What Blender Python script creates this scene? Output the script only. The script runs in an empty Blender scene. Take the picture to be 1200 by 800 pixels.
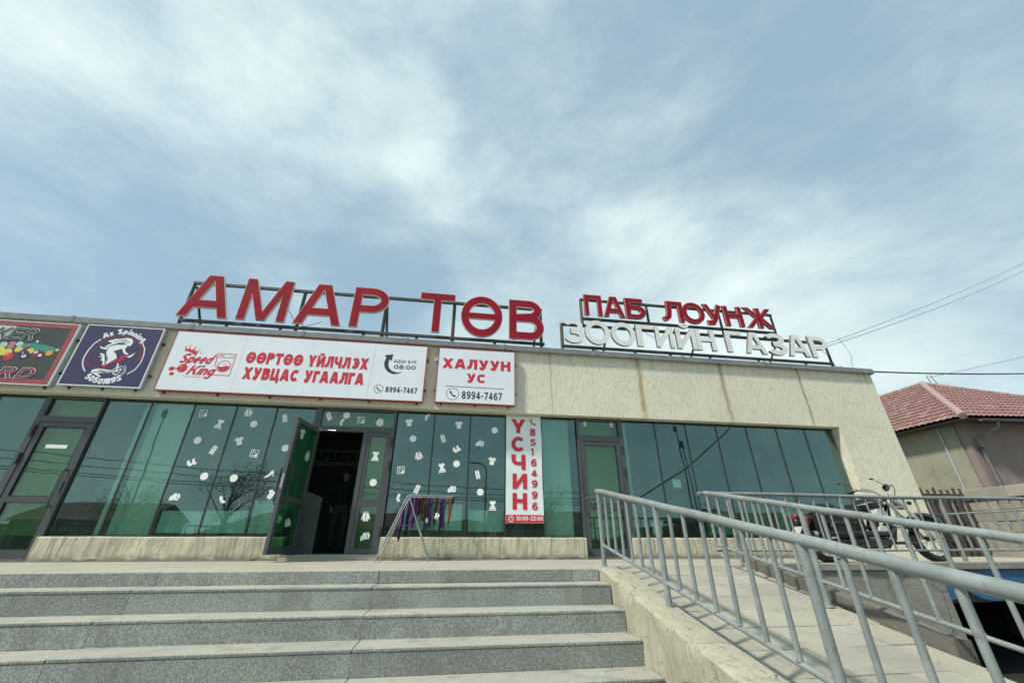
import bpy, bmesh, math, random
from mathutils import Vector, Matrix
rnd = random.Random(7)
SC = bpy.context.scene
COL = SC.collection
R = math.radians

# ------------------------------------------------------------------ camera
cam = bpy.data.cameras.new('camera')
cam.sensor_width = 36.0
cam.lens = 36.0 * 472.2 / 1200.0
cam.clip_start = 0.02
cam.clip_end = 6000
cam_ob = bpy.data.objects.new('camera', cam)
cam_ob.location = (0, -8.0, 0.238)
cam_ob.rotation_euler = (R(90 + 26.69), 0, R(-8.48))
COL.objects.link(cam_ob)
SC.camera = cam_ob

# ------------------------------------------------------------------ light
SUN_DIR = Vector((-0.53, -0.26, 0.80)).normalized()      # towards the sun
elev = math.asin(SUN_DIR.z)
azim = math.atan2(SUN_DIR.x, SUN_DIR.y)
sun = bpy.data.lights.new('sun', 'SUN')
sun.energy = 2.6
sun.angle = R(5.0)
sun.color = (1.0, 0.94, 0.84)
sun_ob = bpy.data.objects.new('sun', sun)
sun_ob.rotation_euler = SUN_DIR.to_track_quat('Z', 'Y').to_euler()
COL.objects.link(sun_ob)
SC.view_settings.view_transform = 'Standard'
SC.view_settings.look = 'None'
SC.view_settings.exposure = 0.72
SC.view_settings.gamma = 1.0
SC.view_settings.use_curve_mapping = False


class NT:
    """small node-graph writer"""
    def __init__(s, tree):
        s.t = tree; s.n = tree.nodes; s.l = tree.links

    def put(s, sock, v):
        if isinstance(v, bpy.types.NodeSocket):
            s.l.new(v, sock)
        elif v is not None:
            try:
                sock.default_value = v
            except Exception:
                sock.default_value = (*v, 1.0)

    def node(s, typ, **kw):
        n = s.n.new(typ)
        for k, v in kw.items():
            setattr(n, k, v)
        return n

    def math(s, op, a, b=None, c=None, clamp=False):
        n = s.node('ShaderNodeMath', operation=op, use_clamp=clamp)
        s.put(n.inputs[0], a); s.put(n.inputs[1], b)
        if c is not None: s.put(n.inputs[2], c)
        return n.outputs[0]

    def vmath(s, op, a, b=None):
        n = s.node('ShaderNodeVectorMath', operation=op)
        s.put(n.inputs[0], a)
        if b is not None:
            if op == 'SCALE': s.put(n.inputs['Scale'], b)
            else: s.put(n.inputs[1], b)
        return n.outputs['Value'] if op in ('DOT_PRODUCT', 'LENGTH', 'DISTANCE') else n.outputs['Vector']

    def noise(s, vec, scale, detail=3, rough=0.55, dist=0.0):
        n = s.node('ShaderNodeTexNoise')
        s.put(n.inputs['Vector'], vec); s.put(n.inputs['Scale'], scale)
        s.put(n.inputs['Detail'], detail); s.put(n.inputs['Roughness'], rough); s.put(n.inputs['Distortion'], dist)
        return n.outputs['Fac']

    def voro(s, vec, scale, feature='F1'):
        n = s.node('ShaderNodeTexVoronoi', feature=feature)
        s.put(n.inputs['Vector'], vec); s.put(n.inputs['Scale'], scale)
        return n.outputs['Distance']

    def ramp(s, fac, lo, hi, a=0.0, b=1.0):
        n = s.node('ShaderNodeMapRange')
        n.clamp = True; n.interpolation_type = 'SMOOTHSTEP'
        s.put(n.inputs[0], fac)
        for i, v in enumerate((lo, hi, a, b)): s.put(n.inputs[i + 1], v)
        return n.outputs[0]

    def mix(s, fac, a, b, mode='MIX'):
        n = s.node('ShaderNodeMix', data_type='RGBA', blend_type=mode)
        s.put(n.inputs[0], fac); s.put(n.inputs[6], a); s.put(n.inputs[7], b)
        return n.outputs[2]

    def mapping(s, vec, scale=(1, 1, 1), loc=(0, 0, 0), rot=(0, 0, 0)):
        n = s.node('ShaderNodeMapping')
        s.put(n.inputs[0], vec)
        n.inputs['Location'].default_value = loc; n.inputs['Rotation'].default_value = rot
        n.inputs['Scale'].default_value = scale
        return n.outputs[0]

    def sep(s, vec):
        n = s.node('ShaderNodeSeparateXYZ'); s.put(n.inputs[0], vec); return n.outputs

    def comb(s, x, y, z):
        n = s.node('ShaderNodeCombineXYZ')
        for i, v in enumerate((x, y, z)): s.put(n.inputs[i], v)
        return n.outputs[0]

# ------------------------------------------------------------------ sky
world = bpy.data.worlds.new('World')
SC.world = world
world.use_nodes = True
w = NT(world.node_tree)
for n in list(w.n): w.n.remove(n)
wo = w.node('ShaderNodeOutputWorld')
bg = w.node('ShaderNodeBackground')
bg.inputs['Strength'].default_value = 0.10
sky = w.node('ShaderNodeTexSky', sky_type='NISHITA')
sky.sun_disc = False
sky.sun_elevation = elev
sky.sun_rotation = azim
sky.altitude = 1300
sky.air_density = 1.0
sky.dust_density = 2.0
sky.ozone_density = 1.5
tc = w.node('ShaderNodeTexCoord')
d = tc.outputs['Generated']
dx, dy, dz = w.sep(d)
# soft banks and thin wisps, worked in direction space so that they do not stretch
wn = w.node('ShaderNodeTexNoise'); w.put(wn.inputs['Vector'], d); wn.inputs['Scale'].default_value = 1.6; wn.inputs['Detail'].default_value = 4
dw = w.vmath('ADD', d, w.vmath('SCALE', wn.outputs['Color'], 0.16))
m1 = w.mapping(dw, scale=(1.0, 1.0, 2.1), loc=(3.1, 1.3, 0), rot=(R(18), R(-30), R(24)))
n1 = w.noise(m1, 2.3, 8, 0.56, 0.25)
n2 = w.noise(w.mapping(d, scale=(1, 1, 1.3), loc=(-2.3, 4.7, 1.1)), 1.15, 5, 0.5, 0.1)
m3 = w.mapping(dw, scale=(1.8, 1.8, 4.2), loc=(0.4, 0.2, 0), rot=(R(14), R(-48), R(12)))
n3 = w.noise(m3, 2.5, 10, 0.68, 0.15)

def blob(vec, s1):
    v = Vector(vec).normalized()
    return w.ramp(w.vmath('DOT_PRODUCT', d, tuple(v)), math.cos(R(s1)), 1.0)
# broad cloud banks and clear gaps
banks = [(-0.58, 0.24, 0.80, 30, 0.24), (-0.24, 0.44, 0.86, 18, 0.06), (-0.15, 0.58, 0.80, 9, 0.12), (-0.05, 0.66, 0.75, 9, 0.10), (0.32, 0.86, 0.40, 30, 0.10), (-0.66, 0.66, 0.37, 24, -0.18),
         (0.50, 0.45, 0.76, 30, 0.00), (-0.20, 0.78, 0.58, 12, -0.10), (0.12, 0.62, 0.78, 16, -0.10), (0.60, 0.66, 0.42, 26, 0.10)]
acc = 0.0
for bx, by, bz, ang, amt in banks:
    acc = w.math('ADD', w.math('MULTIPLY', blob((bx, by, bz), ang), amt), acc)
cl = w.math('ADD', w.math('MULTIPLY', n1, 0.55), w.math('MULTIPLY', n2, 0.45))
cl = w.math('ADD', cl, w.math('MULTIPLY', w.math('SUBTRACT', n3, 0.5), 0.42))
cl = w.math('ADD', cl, acc)
# cloud cover thickens towards the horizon
hz = w.ramp(dz, 0.0, 0.60, 0.24, 0.0)
cl = w.math('ADD', cl, hz)
fac = w.ramp(cl, 0.35, 0.86, 0.08, 1.0)
cloud_col = w.mix(w.ramp(n2, 0.3, 0.7), (4.3, 5.25, 5.25, 1), (5.6, 6.5, 6.4, 1))
skyc = w.mix(1.0, sky.outputs[0], (0.92, 1.0, 1.0, 1), 'MULTIPLY')
base = w.mix(0.75, skyc, (2.15, 3.2, 3.95, 1))
outc = w.mix(fac, base, cloud_col)
w.l.new(outc, bg.inputs['Color'])
w.l.new(bg.outputs[0], wo.inputs['Surface'])

# ------------------------------------------------------------------ materials
MATS = {}

def newmat(name):
    m = bpy.data.materials.new(name); m.use_nodes = True
    t = NT(m.node_tree)
    b = m.node_tree.nodes['Principled BSDF']
    MATS[name] = m
    return m, t, b

def pos(t):
    return t.node('ShaderNodeNewGeometry').outputs['Position']

def bump(t, b, h, strength, dist=0.01):
    n = t.node('ShaderNodeBump')
    n.inputs['Strength'].default_value = strength; n.inputs['Distance'].default_value = dist
    t.put(n.inputs['Height'], h); t.l.new(n.outputs[0], b.inputs['Normal'])

def simple(name, col, rough=0.6, metal=0.0, var=0.12, scale=6.0, bmp=0.0, bscale=60.0, pervar=0.0, spec=None):
    m, t, b = newmat(name)
    p = pos(t)
    f = t.noise(p, scale, 4, 0.6)
    v = t.ramp(f, 0.25, 0.75, 1 - var, 1 + var)
    if pervar:
        oi = t.node('ShaderNodeObjectInfo').outputs['Random']
        v = t.math('MULTIPLY', v, t.ramp(oi, 0, 1, 1 - pervar, 1 + pervar))
    c = t.vmath('SCALE', col[:3], v)
    t.l.new(c, b.inputs['Base Color'])
    b.inputs['Roughness'].default_value = rough; b.inputs['Metallic'].default_value = metal
    if spec is not None: b.inputs['Specular IOR Level'].default_value = spec
    if bmp: bump(t, b, t.noise(p, bscale, 5, 0.6), bmp)
    return m

def stucco():
    m, t, b = newmat('stucco')
    p = pos(t); x, y, z = t.sep(p)
    big = t.noise(p, 0.9, 5, 0.6)
    drip = t.noise(t.mapping(p, scale=(11, 11, 3.2)), 2.6, 7, 0.72, 0.8)
    fine = t.noise(p, 38, 4, 0.7)
    c = t.mix(t.ramp(big, 0.3, 0.7), (0.74, 0.71, 0.555, 1), (0.81, 0.78, 0.625, 1))
    c = t.mix(t.ramp(drip, 0.46, 0.66, 0, 0.75), c, (0.55, 0.53, 0.40, 1))
    c = t.mix(t.ramp(fine, 0.50, 0.72, 0, 0.40), c, (0.46, 0.44, 0.345, 1))
    # dirt run-off from the coping and rust tracks under the joints
    run = t.noise(t.mapping(p, scale=(7, 7, 0.35)), 1.6, 5, 0.6)
    top = t.ramp(z, 3.35, 4.05, 0.0, 1.0)
    c = t.mix(t.math('MULTIPLY', t.ramp(run, 0.48, 0.75, 0, 0.5), top), c, (0.34, 0.32, 0.25, 1))
    wob = t.math('MULTIPLY', t.math('SUBTRACT', t.noise(t.mapping(p, scale=(1, 1, 1.4)), 2.0, 3), 0.5), 0.16)
    for sx, sw, sc in ((4.02, 0.10, (0.42, 0.31, 0.14, 1)), (6.02, 0.09, (0.37, 0.30, 0.18, 1)), (8.01, 0.05, (0.27, 0.23, 0.15, 1)), (2.0, 0.02, (0.46, 0.42, 0.31, 1))):
        dd = t.math('ABSOLUTE', t.math('SUBTRACT', t.math('ADD', x, wob), sx))
        s = t.ramp(dd, 0.0, sw, 1.0, 0.0)
        s = t.math('MULTIPLY', s, t.ramp(t.noise(p, 5, 3), 0.25, 0.6, 0.35, 0.95))
        s = t.math('MULTIPLY', s, t.ramp(z, 2.45, 3.0, 0.5, 1.0))
        c = t.mix(s, c, sc)
    t.l.new(c, b.inputs['Base Color']); b.inputs['Roughness'].default_value = 0.92
    bump(t, b, t.math('ADD', t.math('MULTIPLY', drip, 1.2), t.math('MULTIPLY', fine, 0.5)), 0.9, 0.02)
    return m

def plinth_mat():
    m, t, b = newmat('plinth_render')
    p = pos(t); x, y, z = t.sep(p)
    streak = t.noise(t.mapping(p, scale=(16, 16, 1.5)), 1.3, 6, 0.7)
    blot = t.noise(p, 3.4, 6, 0.65)
    c = t.mix(t.ramp(blot, 0.3, 0.7), (0.60, 0.57, 0.43, 1), (0.46, 0.435, 0.33, 1))
    c = t.mix(t.ramp(streak, 0.44, 0.66, 0, 0.85), c, (0.27, 0.25, 0.18, 1))
    pit = t.noise(p, 26, 3, 0.6)
    c = t.mix(t.ramp(pit, 0.66, 0.74, 0, 0.7), c, (0.15, 0.14, 0.11, 1))
    low = t.ramp(z, 0.0, 0.13, 0.9, 0.0)
    c = t.mix(t.math('MULTIPLY', low, t.ramp(t.noise(p, 6, 4), 0.3, 0.55)), c, (0.13, 0.12, 0.095, 1))
    t.l.new(c, b.inputs['Base Color']); b.inputs['Roughness'].default_value = 0.95
    bump(t, b, t.math('ADD', streak, pit), 0.7, 0.012)
    return m

def granite(name, base, dark, light, dust):
    m, t, b = newmat(name)
    p = pos(t)
    oi = t.node('ShaderNodeObjectInfo').outputs['Random']
    sp = t.noise(p, 78, 4, 0.8)
    sp2 = t.noise(t.mapping(p, loc=(7, 3, 1)), 105, 3, 0.7)
    blot = t.noise(p, 2.1, 6, 0.62)
    c = t.mix(t.ramp(sp, 0.45, 0.62), dark, base)
    c = t.mix(t.ramp(sp2, 0.56, 0.66), c, light)
    v = t.math('MULTIPLY', t.ramp(blot, 0.3, 0.7, 0.86, 1.12), t.ramp(oi, 0, 1, 0.88, 1.12))
    c = t.vmath('SCALE', c, v)
    # dust lies on upward faces
    nz = t.sep(t.node('ShaderNodeNewGeometry').outputs['Normal'])[2]
    dst = t.math('MULTIPLY', t.ramp(nz, 0.3, 0.9, 0.0, 0.85), t.ramp(t.noise(p, 1.7, 6, 0.65), 0.25, 0.7, 0.55, 1.0))
    c = t.mix(dst, c, dust)
    st = t.noise(t.mapping(p, scale=(3, 3, 1.2)), 1.4, 7, 0.72)
    c = t.mix(t.ramp(st, 0.50, 0.70, 0, 0.55), c, (0.14, 0.145, 0.12, 1))
    c = t.mix(t.ramp(t.noise(t.mapping(p, loc=(9, 2, 5)), 7.0, 6, 0.75), 0.60, 0.70, 0, 0.35), c, (0.12, 0.115, 0.09, 1))
    t.l.new(c, b.inputs['Base Color']); b.inputs['Roughness'].default_value = 0.8
    bump(t, b, sp, 0.35, 0.004)
    return m

def concrete(name, a, c2, dirt, dscale=2.5, crack=0.0, bmp=0.5, per=0.0, damt=0.6):  # dirt: second tone, blotched in; pink_render passes a paler one for sunlight
    m, t, b = newmat(name)
    p = pos(t)
    n_ = t.noise(p, 1.3, 7, 0.65)
    f = t.noise(p, 42, 4, 0.7)
    c = t.mix(t.ramp(n_, 0.3, 0.7), a, c2)
    c = t.mix(t.ramp(t.noise(p, dscale, 7, 0.7, 0.3), 0.50, 0.74, 0, damt), c, dirt)
    c = t.mix(t.ramp(f, 0.5, 0.72, 0, 0.30), c, dirt)
    h = t.math('ADD', t.math('MULTIPLY', f, 0.6), n_)
    if per:
        oi = t.node('ShaderNodeObjectInfo').outputs['Random']
        c = t.vmath('SCALE', c, t.ramp(oi, 0, 1, 1 - per, 1 + per))
    if crack:
        wn = t.node('ShaderNodeTexNoise'); t.put(wn.inputs['Vector'], p); wn.inputs['Scale'].default_value = 2.2; wn.inputs['Detail'].default_value = 6
        q = t.vmath('ADD', p, t.vmath('SCALE', wn.outputs['Color'], 0.35))
        e = t.voro(q, 1.7, 'DISTANCE_TO_EDGE')
        k = t.math('MULTIPLY', t.ramp(e, 0.0, 0.012, 1, 0), t.ramp(t.noise(p, 1.6, 2), 0.42, 0.55))
        c = t.mix(t.math('MULTIPLY', k, crack), c, (0.10, 0.085, 0.06, 1))
        h = t.math('SUBTRACT', h, t.math('MULTIPLY', k, 0.8))
    t.l.new(c, b.inputs['Base Color']); b.inputs['Roughness'].default_value = 0.93
    bump(t, b, h, bmp, 0.008)
    return m

def kerb_mat():
    m, t, b = newmat('cream_render')
    p = pos(t); x, y, z = t.sep(p)
    tro = t.noise(t.mapping(p, scale=(9, 9, 2.0)), 1.1, 7, 0.7, 0.6)
    n_ = t.noise(p, 1.8, 7, 0.65); f = t.noise(p, 48, 4, 0.7); pit = t.noise(p, 17, 5, 0.7)
    c = t.mix(t.ramp(n_, 0.3, 0.7), (0.46, 0.445, 0.335, 1), (0.39, 0.375, 0.285, 1))
    c = t.mix(t.ramp(tro, 0.50, 0.70, 0, 0.7), c, (0.30, 0.27, 0.185, 1))
    c = t.mix(t.ramp(f, 0.5, 0.72, 0, 0.35), c, (0.25, 0.225, 0.16, 1))
    c = t.mix(t.ramp(pit, 0.66, 0.72, 0, 0.5), c, (0.22, 0.20, 0.15, 1))
    h = t.math('ADD', t.math('ADD', t.math('MULTIPLY', tro, 1.6), t.math('MULTIPLY', f, 0.35)), t.math('MULTIPLY', t.ramp(pit, 0.60, 0.68), -0.5))
    # hairline cracks: joints of the render coats
    wn = t.node('ShaderNodeTexNoise'); t.put(wn.inputs['Vector'], p); wn.inputs['Scale'].default_value = 3.0; wn.inputs['Detail'].default_value = 7
    q = t.vmath('ADD', p, t.vmath('SCALE', wn.outputs['Color'], 0.16))
    e = t.voro(t.mapping(q, scale=(1.0, 2.3, 1.2)), 1.6, 'DISTANCE_TO_EDGE')
    k = t.math('MULTIPLY', t.ramp(e, 0.0, 0.010, 1, 0), t.ramp(t.noise(p, 2.6, 3), 0.44, 0.58))
    c = t.mix(t.math('MULTIPLY', k, 0.6), c, (0.13, 0.11, 0.075, 1)); h = t.math('SUBTRACT', h, t.math('MULTIPLY', k, 0.7))
    t.l.new(c, b.inputs['Base Color']); b.inputs['Roughness'].default_value = 0.95
    bump(t, b, h, 1.0, 0.016)

def glass(name, refl, tint, trans):
    """tinted reflective glazing: mirror-like coating over a coloured pane"""
    m = bpy.data.materials.new(name); m.use_nodes = True
    t = NT(m.node_tree)
    for n in list(t.n): t.n.remove(n)
    o = t.node('ShaderNodeOutputMaterial')
    g = t.node('ShaderNodeBsdfGlossy'); g.inputs['Roughness'].default_value = 0.012
    g.inputs['Color'].default_value = (*tint, 1)
    p = pos(t)
    bn = t.node('ShaderNodeBump'); bn.inputs['Strength'].default_value = 0.07; bn.inputs['Distance'].default_value = 0.03
    t.l.new(t.noise(p, 0.9, 2, 0.5), bn.inputs['Height']); t.l.new(bn.outputs[0], g.inputs['Normal'])
    tr = t.node('ShaderNodeBsdfTransparent'); tr.inputs['Color'].default_value = (*trans, 1)
    lw = t.node('ShaderNodeLayerWeight'); lw.inputs['Blend'].default_value = 0.25
    f = t.math('ADD', refl, t.math('MULTIPLY', lw.outputs['Fresnel'], 0.55), clamp=True)
    smudge = t.ramp(t.noise(t.mapping(p, scale=(2, 2, 0.8)), 1.5, 6, 0.7), 0.35, 0.75, 0.9, 1.08)
    f = t.math('MULTIPLY', f, smudge, clamp=True)
    mx = t.node('ShaderNodeMixShader'); t.l.new(f, mx.inputs[0]); t.l.new(tr.outputs[0], mx.inputs[1]); t.l.new(g.outputs[0], mx.inputs[2])
    df = t.node('ShaderNodeBsdfDiffuse'); df.inputs['Color'].default_value = (0.20, 0.27, 0.23, 1)
    mx2 = t.node('ShaderNodeMixShader'); mx2.inputs[0].default_value = 0.04
    t.l.new(mx.outputs[0], mx2.inputs[1]); t.l.new(df.outputs[0], mx2.inputs[2])
    t.l.new(mx2.outputs[0], o.inputs['Surface'])
    MATS[name] = m
    return m

def painted_metal(name, col, rough, chip, rust=(0.14, 0.10, 0.07), scale=14):
    m, t, b = newmat(name)
    p = pos(t)
    f = t.noise(p, scale, 6, 0.72)
    g = t.noise(p, 90, 3, 0.6)
    c = t.vmath('SCALE', col, t.ramp(t.noise(p, 5.0, 7, 0.7), 0.3, 0.7, 0.80, 1.14))
    c = t.mix(t.ramp(f, chip, chip + 0.05, 0, 0.8), c, (*rust, 1))
    t.l.new(c, b.inputs['Base Color']); b.inputs['Roughness'].default_value = rough
    bump(t, b, g, 0.15, 0.002)
    return m

stucco(); plinth_mat()
granite('granite', (0.36, 0.385, 0.355, 1), (0.17, 0.19, 0.175, 1), (0.50, 0.52, 0.49, 1), (0.385, 0.375, 0.305, 1))
concrete('terrace_concrete', (0.40, 0.385, 0.31, 1), (0.33, 0.32, 0.26, 1), (0.22, 0.21, 0.165, 1), 2.0)
concrete('ramp_tile', (0.36, 0.35, 0.28, 1), (0.29, 0.28, 0.225, 1), (0.19, 0.18, 0.135, 1), 4.0, 0.0, 0.35, 0.07, 0.5)
kerb_mat()
concrete('rough_concrete', (0.36, 0.345, 0.285, 1), (0.24, 0.23, 0.185, 1), (0.10, 0.09, 0.07, 1), 9.0, 0.7, 1.0)
concrete('grey_render', (0.36, 0.35, 0.29, 1), (0.24, 0.235, 0.195, 1), (0.13, 0.12, 0.095, 1), 2.2, 0.6, 1.0, 0, 0.85)
concrete('dark_concrete', (0.16, 0.155, 0.13, 1), (0.11, 0.105, 0.09, 1), (0.07, 0.065, 0.055, 1), 5.0)
concrete('block_concrete', (0.37, 0.35, 0.285, 1), (0.31, 0.295, 0.24, 1), (0.2, 0.19, 0.15, 1), 3.0, 0, 0.6, 0.08)
concrete('olive_render', (0.31, 0.30, 0.22, 1), (0.26, 0.25, 0.185, 1), (0.19, 0.18, 0.13, 1), 1.0, 0.6, 0.5)
concrete('pink_render', (0.27, 0.215, 0.195, 1), (0.23, 0.185, 0.17, 1), (0.36, 0.30, 0.26, 1), 0.8, 0, 0.3, 0, 0.4)  # paler blotches are grazing sunlight put into the colour, not dirt
concrete('pale_paving', (0.30, 0.285, 0.245, 1), (0.25, 0.24, 0.205, 1), (0.18, 0.17, 0.145, 1), 1.0)  # dusty concrete paving, lightened to bounce light onto risers and facade
concrete('dirt_ground', (0.17, 0.15, 0.115, 1), (0.12, 0.11, 0.085, 1), (0.08, 0.07, 0.05, 1), 1.0)
painted_metal('rail_paint', (0.225, 0.262, 0.258), 0.6, 0.575, (0.17, 0.165, 0.145), 26)
painted_metal('rail_paint_old', (0.225, 0.25, 0.24), 0.6, 0.56, (0.13, 0.115, 0.09), 30)
painted_metal('sign_steel', (0.045, 0.05, 0.045), 0.55, 0.6, (0.10, 0.06, 0.04))
painted_metal('coping_metal', (0.20, 0.225, 0.225), 0.5, 0.62, (0.3, 0.3, 0.28))
painted_metal('blue_paint', (0.035, 0.13, 0.27), 0.6, 0.63, (0.22, 0.24, 0.25), 6)
painted_metal('gutter_paint', (0.16, 0.155, 0.15), 0.5, 0.7)
painted_metal('roof_red', (0.225, 0.118, 0.105), 0.7, 0.54, (0.31, 0.215, 0.19), 2.2)
painted_metal('ridge_red', (0.36, 0.25, 0.23), 0.55, 0.66, (0.55, 0.48, 0.44), 5)
simple('frame_grey', (0.075, 0.082, 0.088), 0.42, 0.1, 0.06, 3)
simple('mullion_dark', (0.022, 0.026, 0.028), 0.5)
simple('handle_metal', (0.10, 0.11, 0.115), 0.35, 0.5)
simple('sign_red', (0.29, 0.014, 0.030), 0.6, 0, 0.14, 2, spec=0.1)
simple('sign_red_side', (0.30, 0.02, 0.03), 0.5)
simple('sign_rim', (0.62, 0.52, 0.46), 0.5, 0, 0.06)
simple('letter_white', (0.76, 0.78, 0.755), 0.6, 0, 0.06, 3)
simple('letter_edge', (0.16, 0.16, 0.155), 0.5)
simple('vinyl_white', (0.76, 0.815, 0.87), 0.5, 0, 0.05, 1.2, 0.12, 2.5)
simple('vinyl_pale', (0.77, 0.84, 0.84), 0.42, 0, 0.03, 1.2)
simple('frame_red', (0.33, 0.07, 0.075), 0.45)
simple('print_red', (0.56, 0.025, 0.05), 0.42, 0, 0.04)
simple('print_dark', (0.022, 0.03, 0.033), 0.45)
simple('print_grey', (0.35, 0.42, 0.45), 0.45)
simple('print_white', (0.80, 0.86, 0.86), 0.42, 0, 0.02)
simple('navy', (0.042, 0.038, 0.105), 0.4, 0, 0.08, 3)
simple('print_maroon', (0.24, 0.02, 0.05), 0.42)
simple('board_dark', (0.055, 0.06, 0.058), 0.4, 0, 0.1, 2)
simple('board_pale', (0.42, 0.55, 0.48), 0.4, 0, 0.2, 3)
simple('ball_yellow', (0.72, 0.62, 0.12), 0.4)
simple('ball_orange', (0.70, 0.34, 0.06), 0.4)
simple('ball_green', (0.04, 0.30, 0.23), 0.4)
simple('ball_pink', (0.42, 0.20, 0.20), 0.4)
simple('sticker_white', (0.90, 0.93, 0.92), 0.5, 0, 0.03)
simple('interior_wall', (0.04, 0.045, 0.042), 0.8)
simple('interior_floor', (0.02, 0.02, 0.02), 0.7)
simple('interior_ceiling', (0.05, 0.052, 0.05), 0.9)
simple('interior_board', (0.08, 0.085, 0.082), 0.7)
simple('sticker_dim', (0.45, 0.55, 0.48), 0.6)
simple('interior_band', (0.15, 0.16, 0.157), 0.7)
simple('curtain', (0.62, 0.70, 0.60), 0.9, 0, 0.05, 1.5)
simple('curtain_green', (0.20, 0.27, 0.18), 0.9, 0, 0.06, 1.5)
simple('counter_board', (0.58, 0.74, 0.68), 0.6, 0, 0.04)
simple('green_box', (0.05, 0.28, 0.15), 0.6, 0, 0.04)
simple('steel', (0.42, 0.43, 0.43), 0.32, 0.8)
simple('chrome', (0.75, 0.76, 0.77), 0.10, 1.0, 0.02)
simple('black_leather', (0.014, 0.014, 0.014), 0.45, 0, 0.1, 5, 0.2)
simple('black_gloss', (0.012, 0.012, 0.014), 0.12)
simple('tyre', (0.022, 0.022, 0.021), 0.85)
simple('polished', (0.72, 0.73, 0.72), 0.3, 0.35)
simple('engine_metal', (0.09, 0.09, 0.09), 0.4, 0.8)
simple('tail_red', (0.28, 0.012, 0.02), 0.25)
simple('plate_white', (0.42, 0.42, 0.40), 0.5)
simple('cloth_purple', (0.075, 0.03, 0.125), 0.95, 0, 0.25, 9, 0.4, 200)
simple('cloth_brown', (0.065, 0.028, 0.024), 0.95, 0, 0.25, 9, 0.4, 200)
simple('cloth_orange', (0.26, 0.10, 0.055), 0.95, 0, 0.2, 9, 0.4, 200)
simple('cloth_white', (0.75, 0.74, 0.76), 0.95)
simple('trousers_grey', (0.045, 0.05, 0.055), 0.9)
simple('jacket_dark', (0.016, 0.016, 0.018), 0.9, 0, 0.6, 30)
simple('skin', (0.26, 0.16, 0.12), 0.55)
simple('hair', (0.012, 0.01, 0.009), 0.6)
simple('wire', (0.03, 0.032, 0.034), 0.6)
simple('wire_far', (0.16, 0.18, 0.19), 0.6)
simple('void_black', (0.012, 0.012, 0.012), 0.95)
simple('wood_picket', (0.085, 0.075, 0.065), 0.85, 0, 0.3, 8, 0.3)
simple('wood_board', (0.16, 0.13, 0.10), 0.85, 0, 0.4, 4, 0.4)
simple('bark', (0.07, 0.055, 0.04), 0.9, 0, 0.3, 8, 0.6)
simple('leaf_dark', (0.045, 0.065, 0.03), 0.7, 0, 0.35, 2)
simple('leaf_light', (0.14, 0.17, 0.045), 0.7, 0, 0.3, 2)
simple('far_wall', (0.30, 0.27, 0.22), 0.9, 0, 0.1, 0.6)
simple('far_roof', (0.12, 0.05, 0.045), 0.8)
simple('far_window', (0.03, 0.04, 0.05), 0.15)
simple('hill_green', (0.07, 0.085, 0.045), 0.95, 0, 0.3, 0.1)
glass('window_glass', 0.17, (0.42, 0.56, 0.59), (0.78, 0.95, 0.89))
glass('door_glass', 0.12, (0.48, 0.60, 0.56), (0.72, 0.92, 0.76))
glass('leaf_glass', 0.06, (0.6, 0.75, 0.7), (0.30, 0.62, 0.42))
lamp_m, lt, lb = newmat('lamp_on')
lb.inputs['Emission Color'].default_value = (1, 0.95, 0.85, 1); lb.inputs['Emission Strength'].default_value = 3.0

# ------------------------------------------------------------------ mesh builder
def O(parent):
    v = Vector((0, 0, 0))
    while parent is not None:
        v += parent.location; parent = parent.parent
    return v

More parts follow.
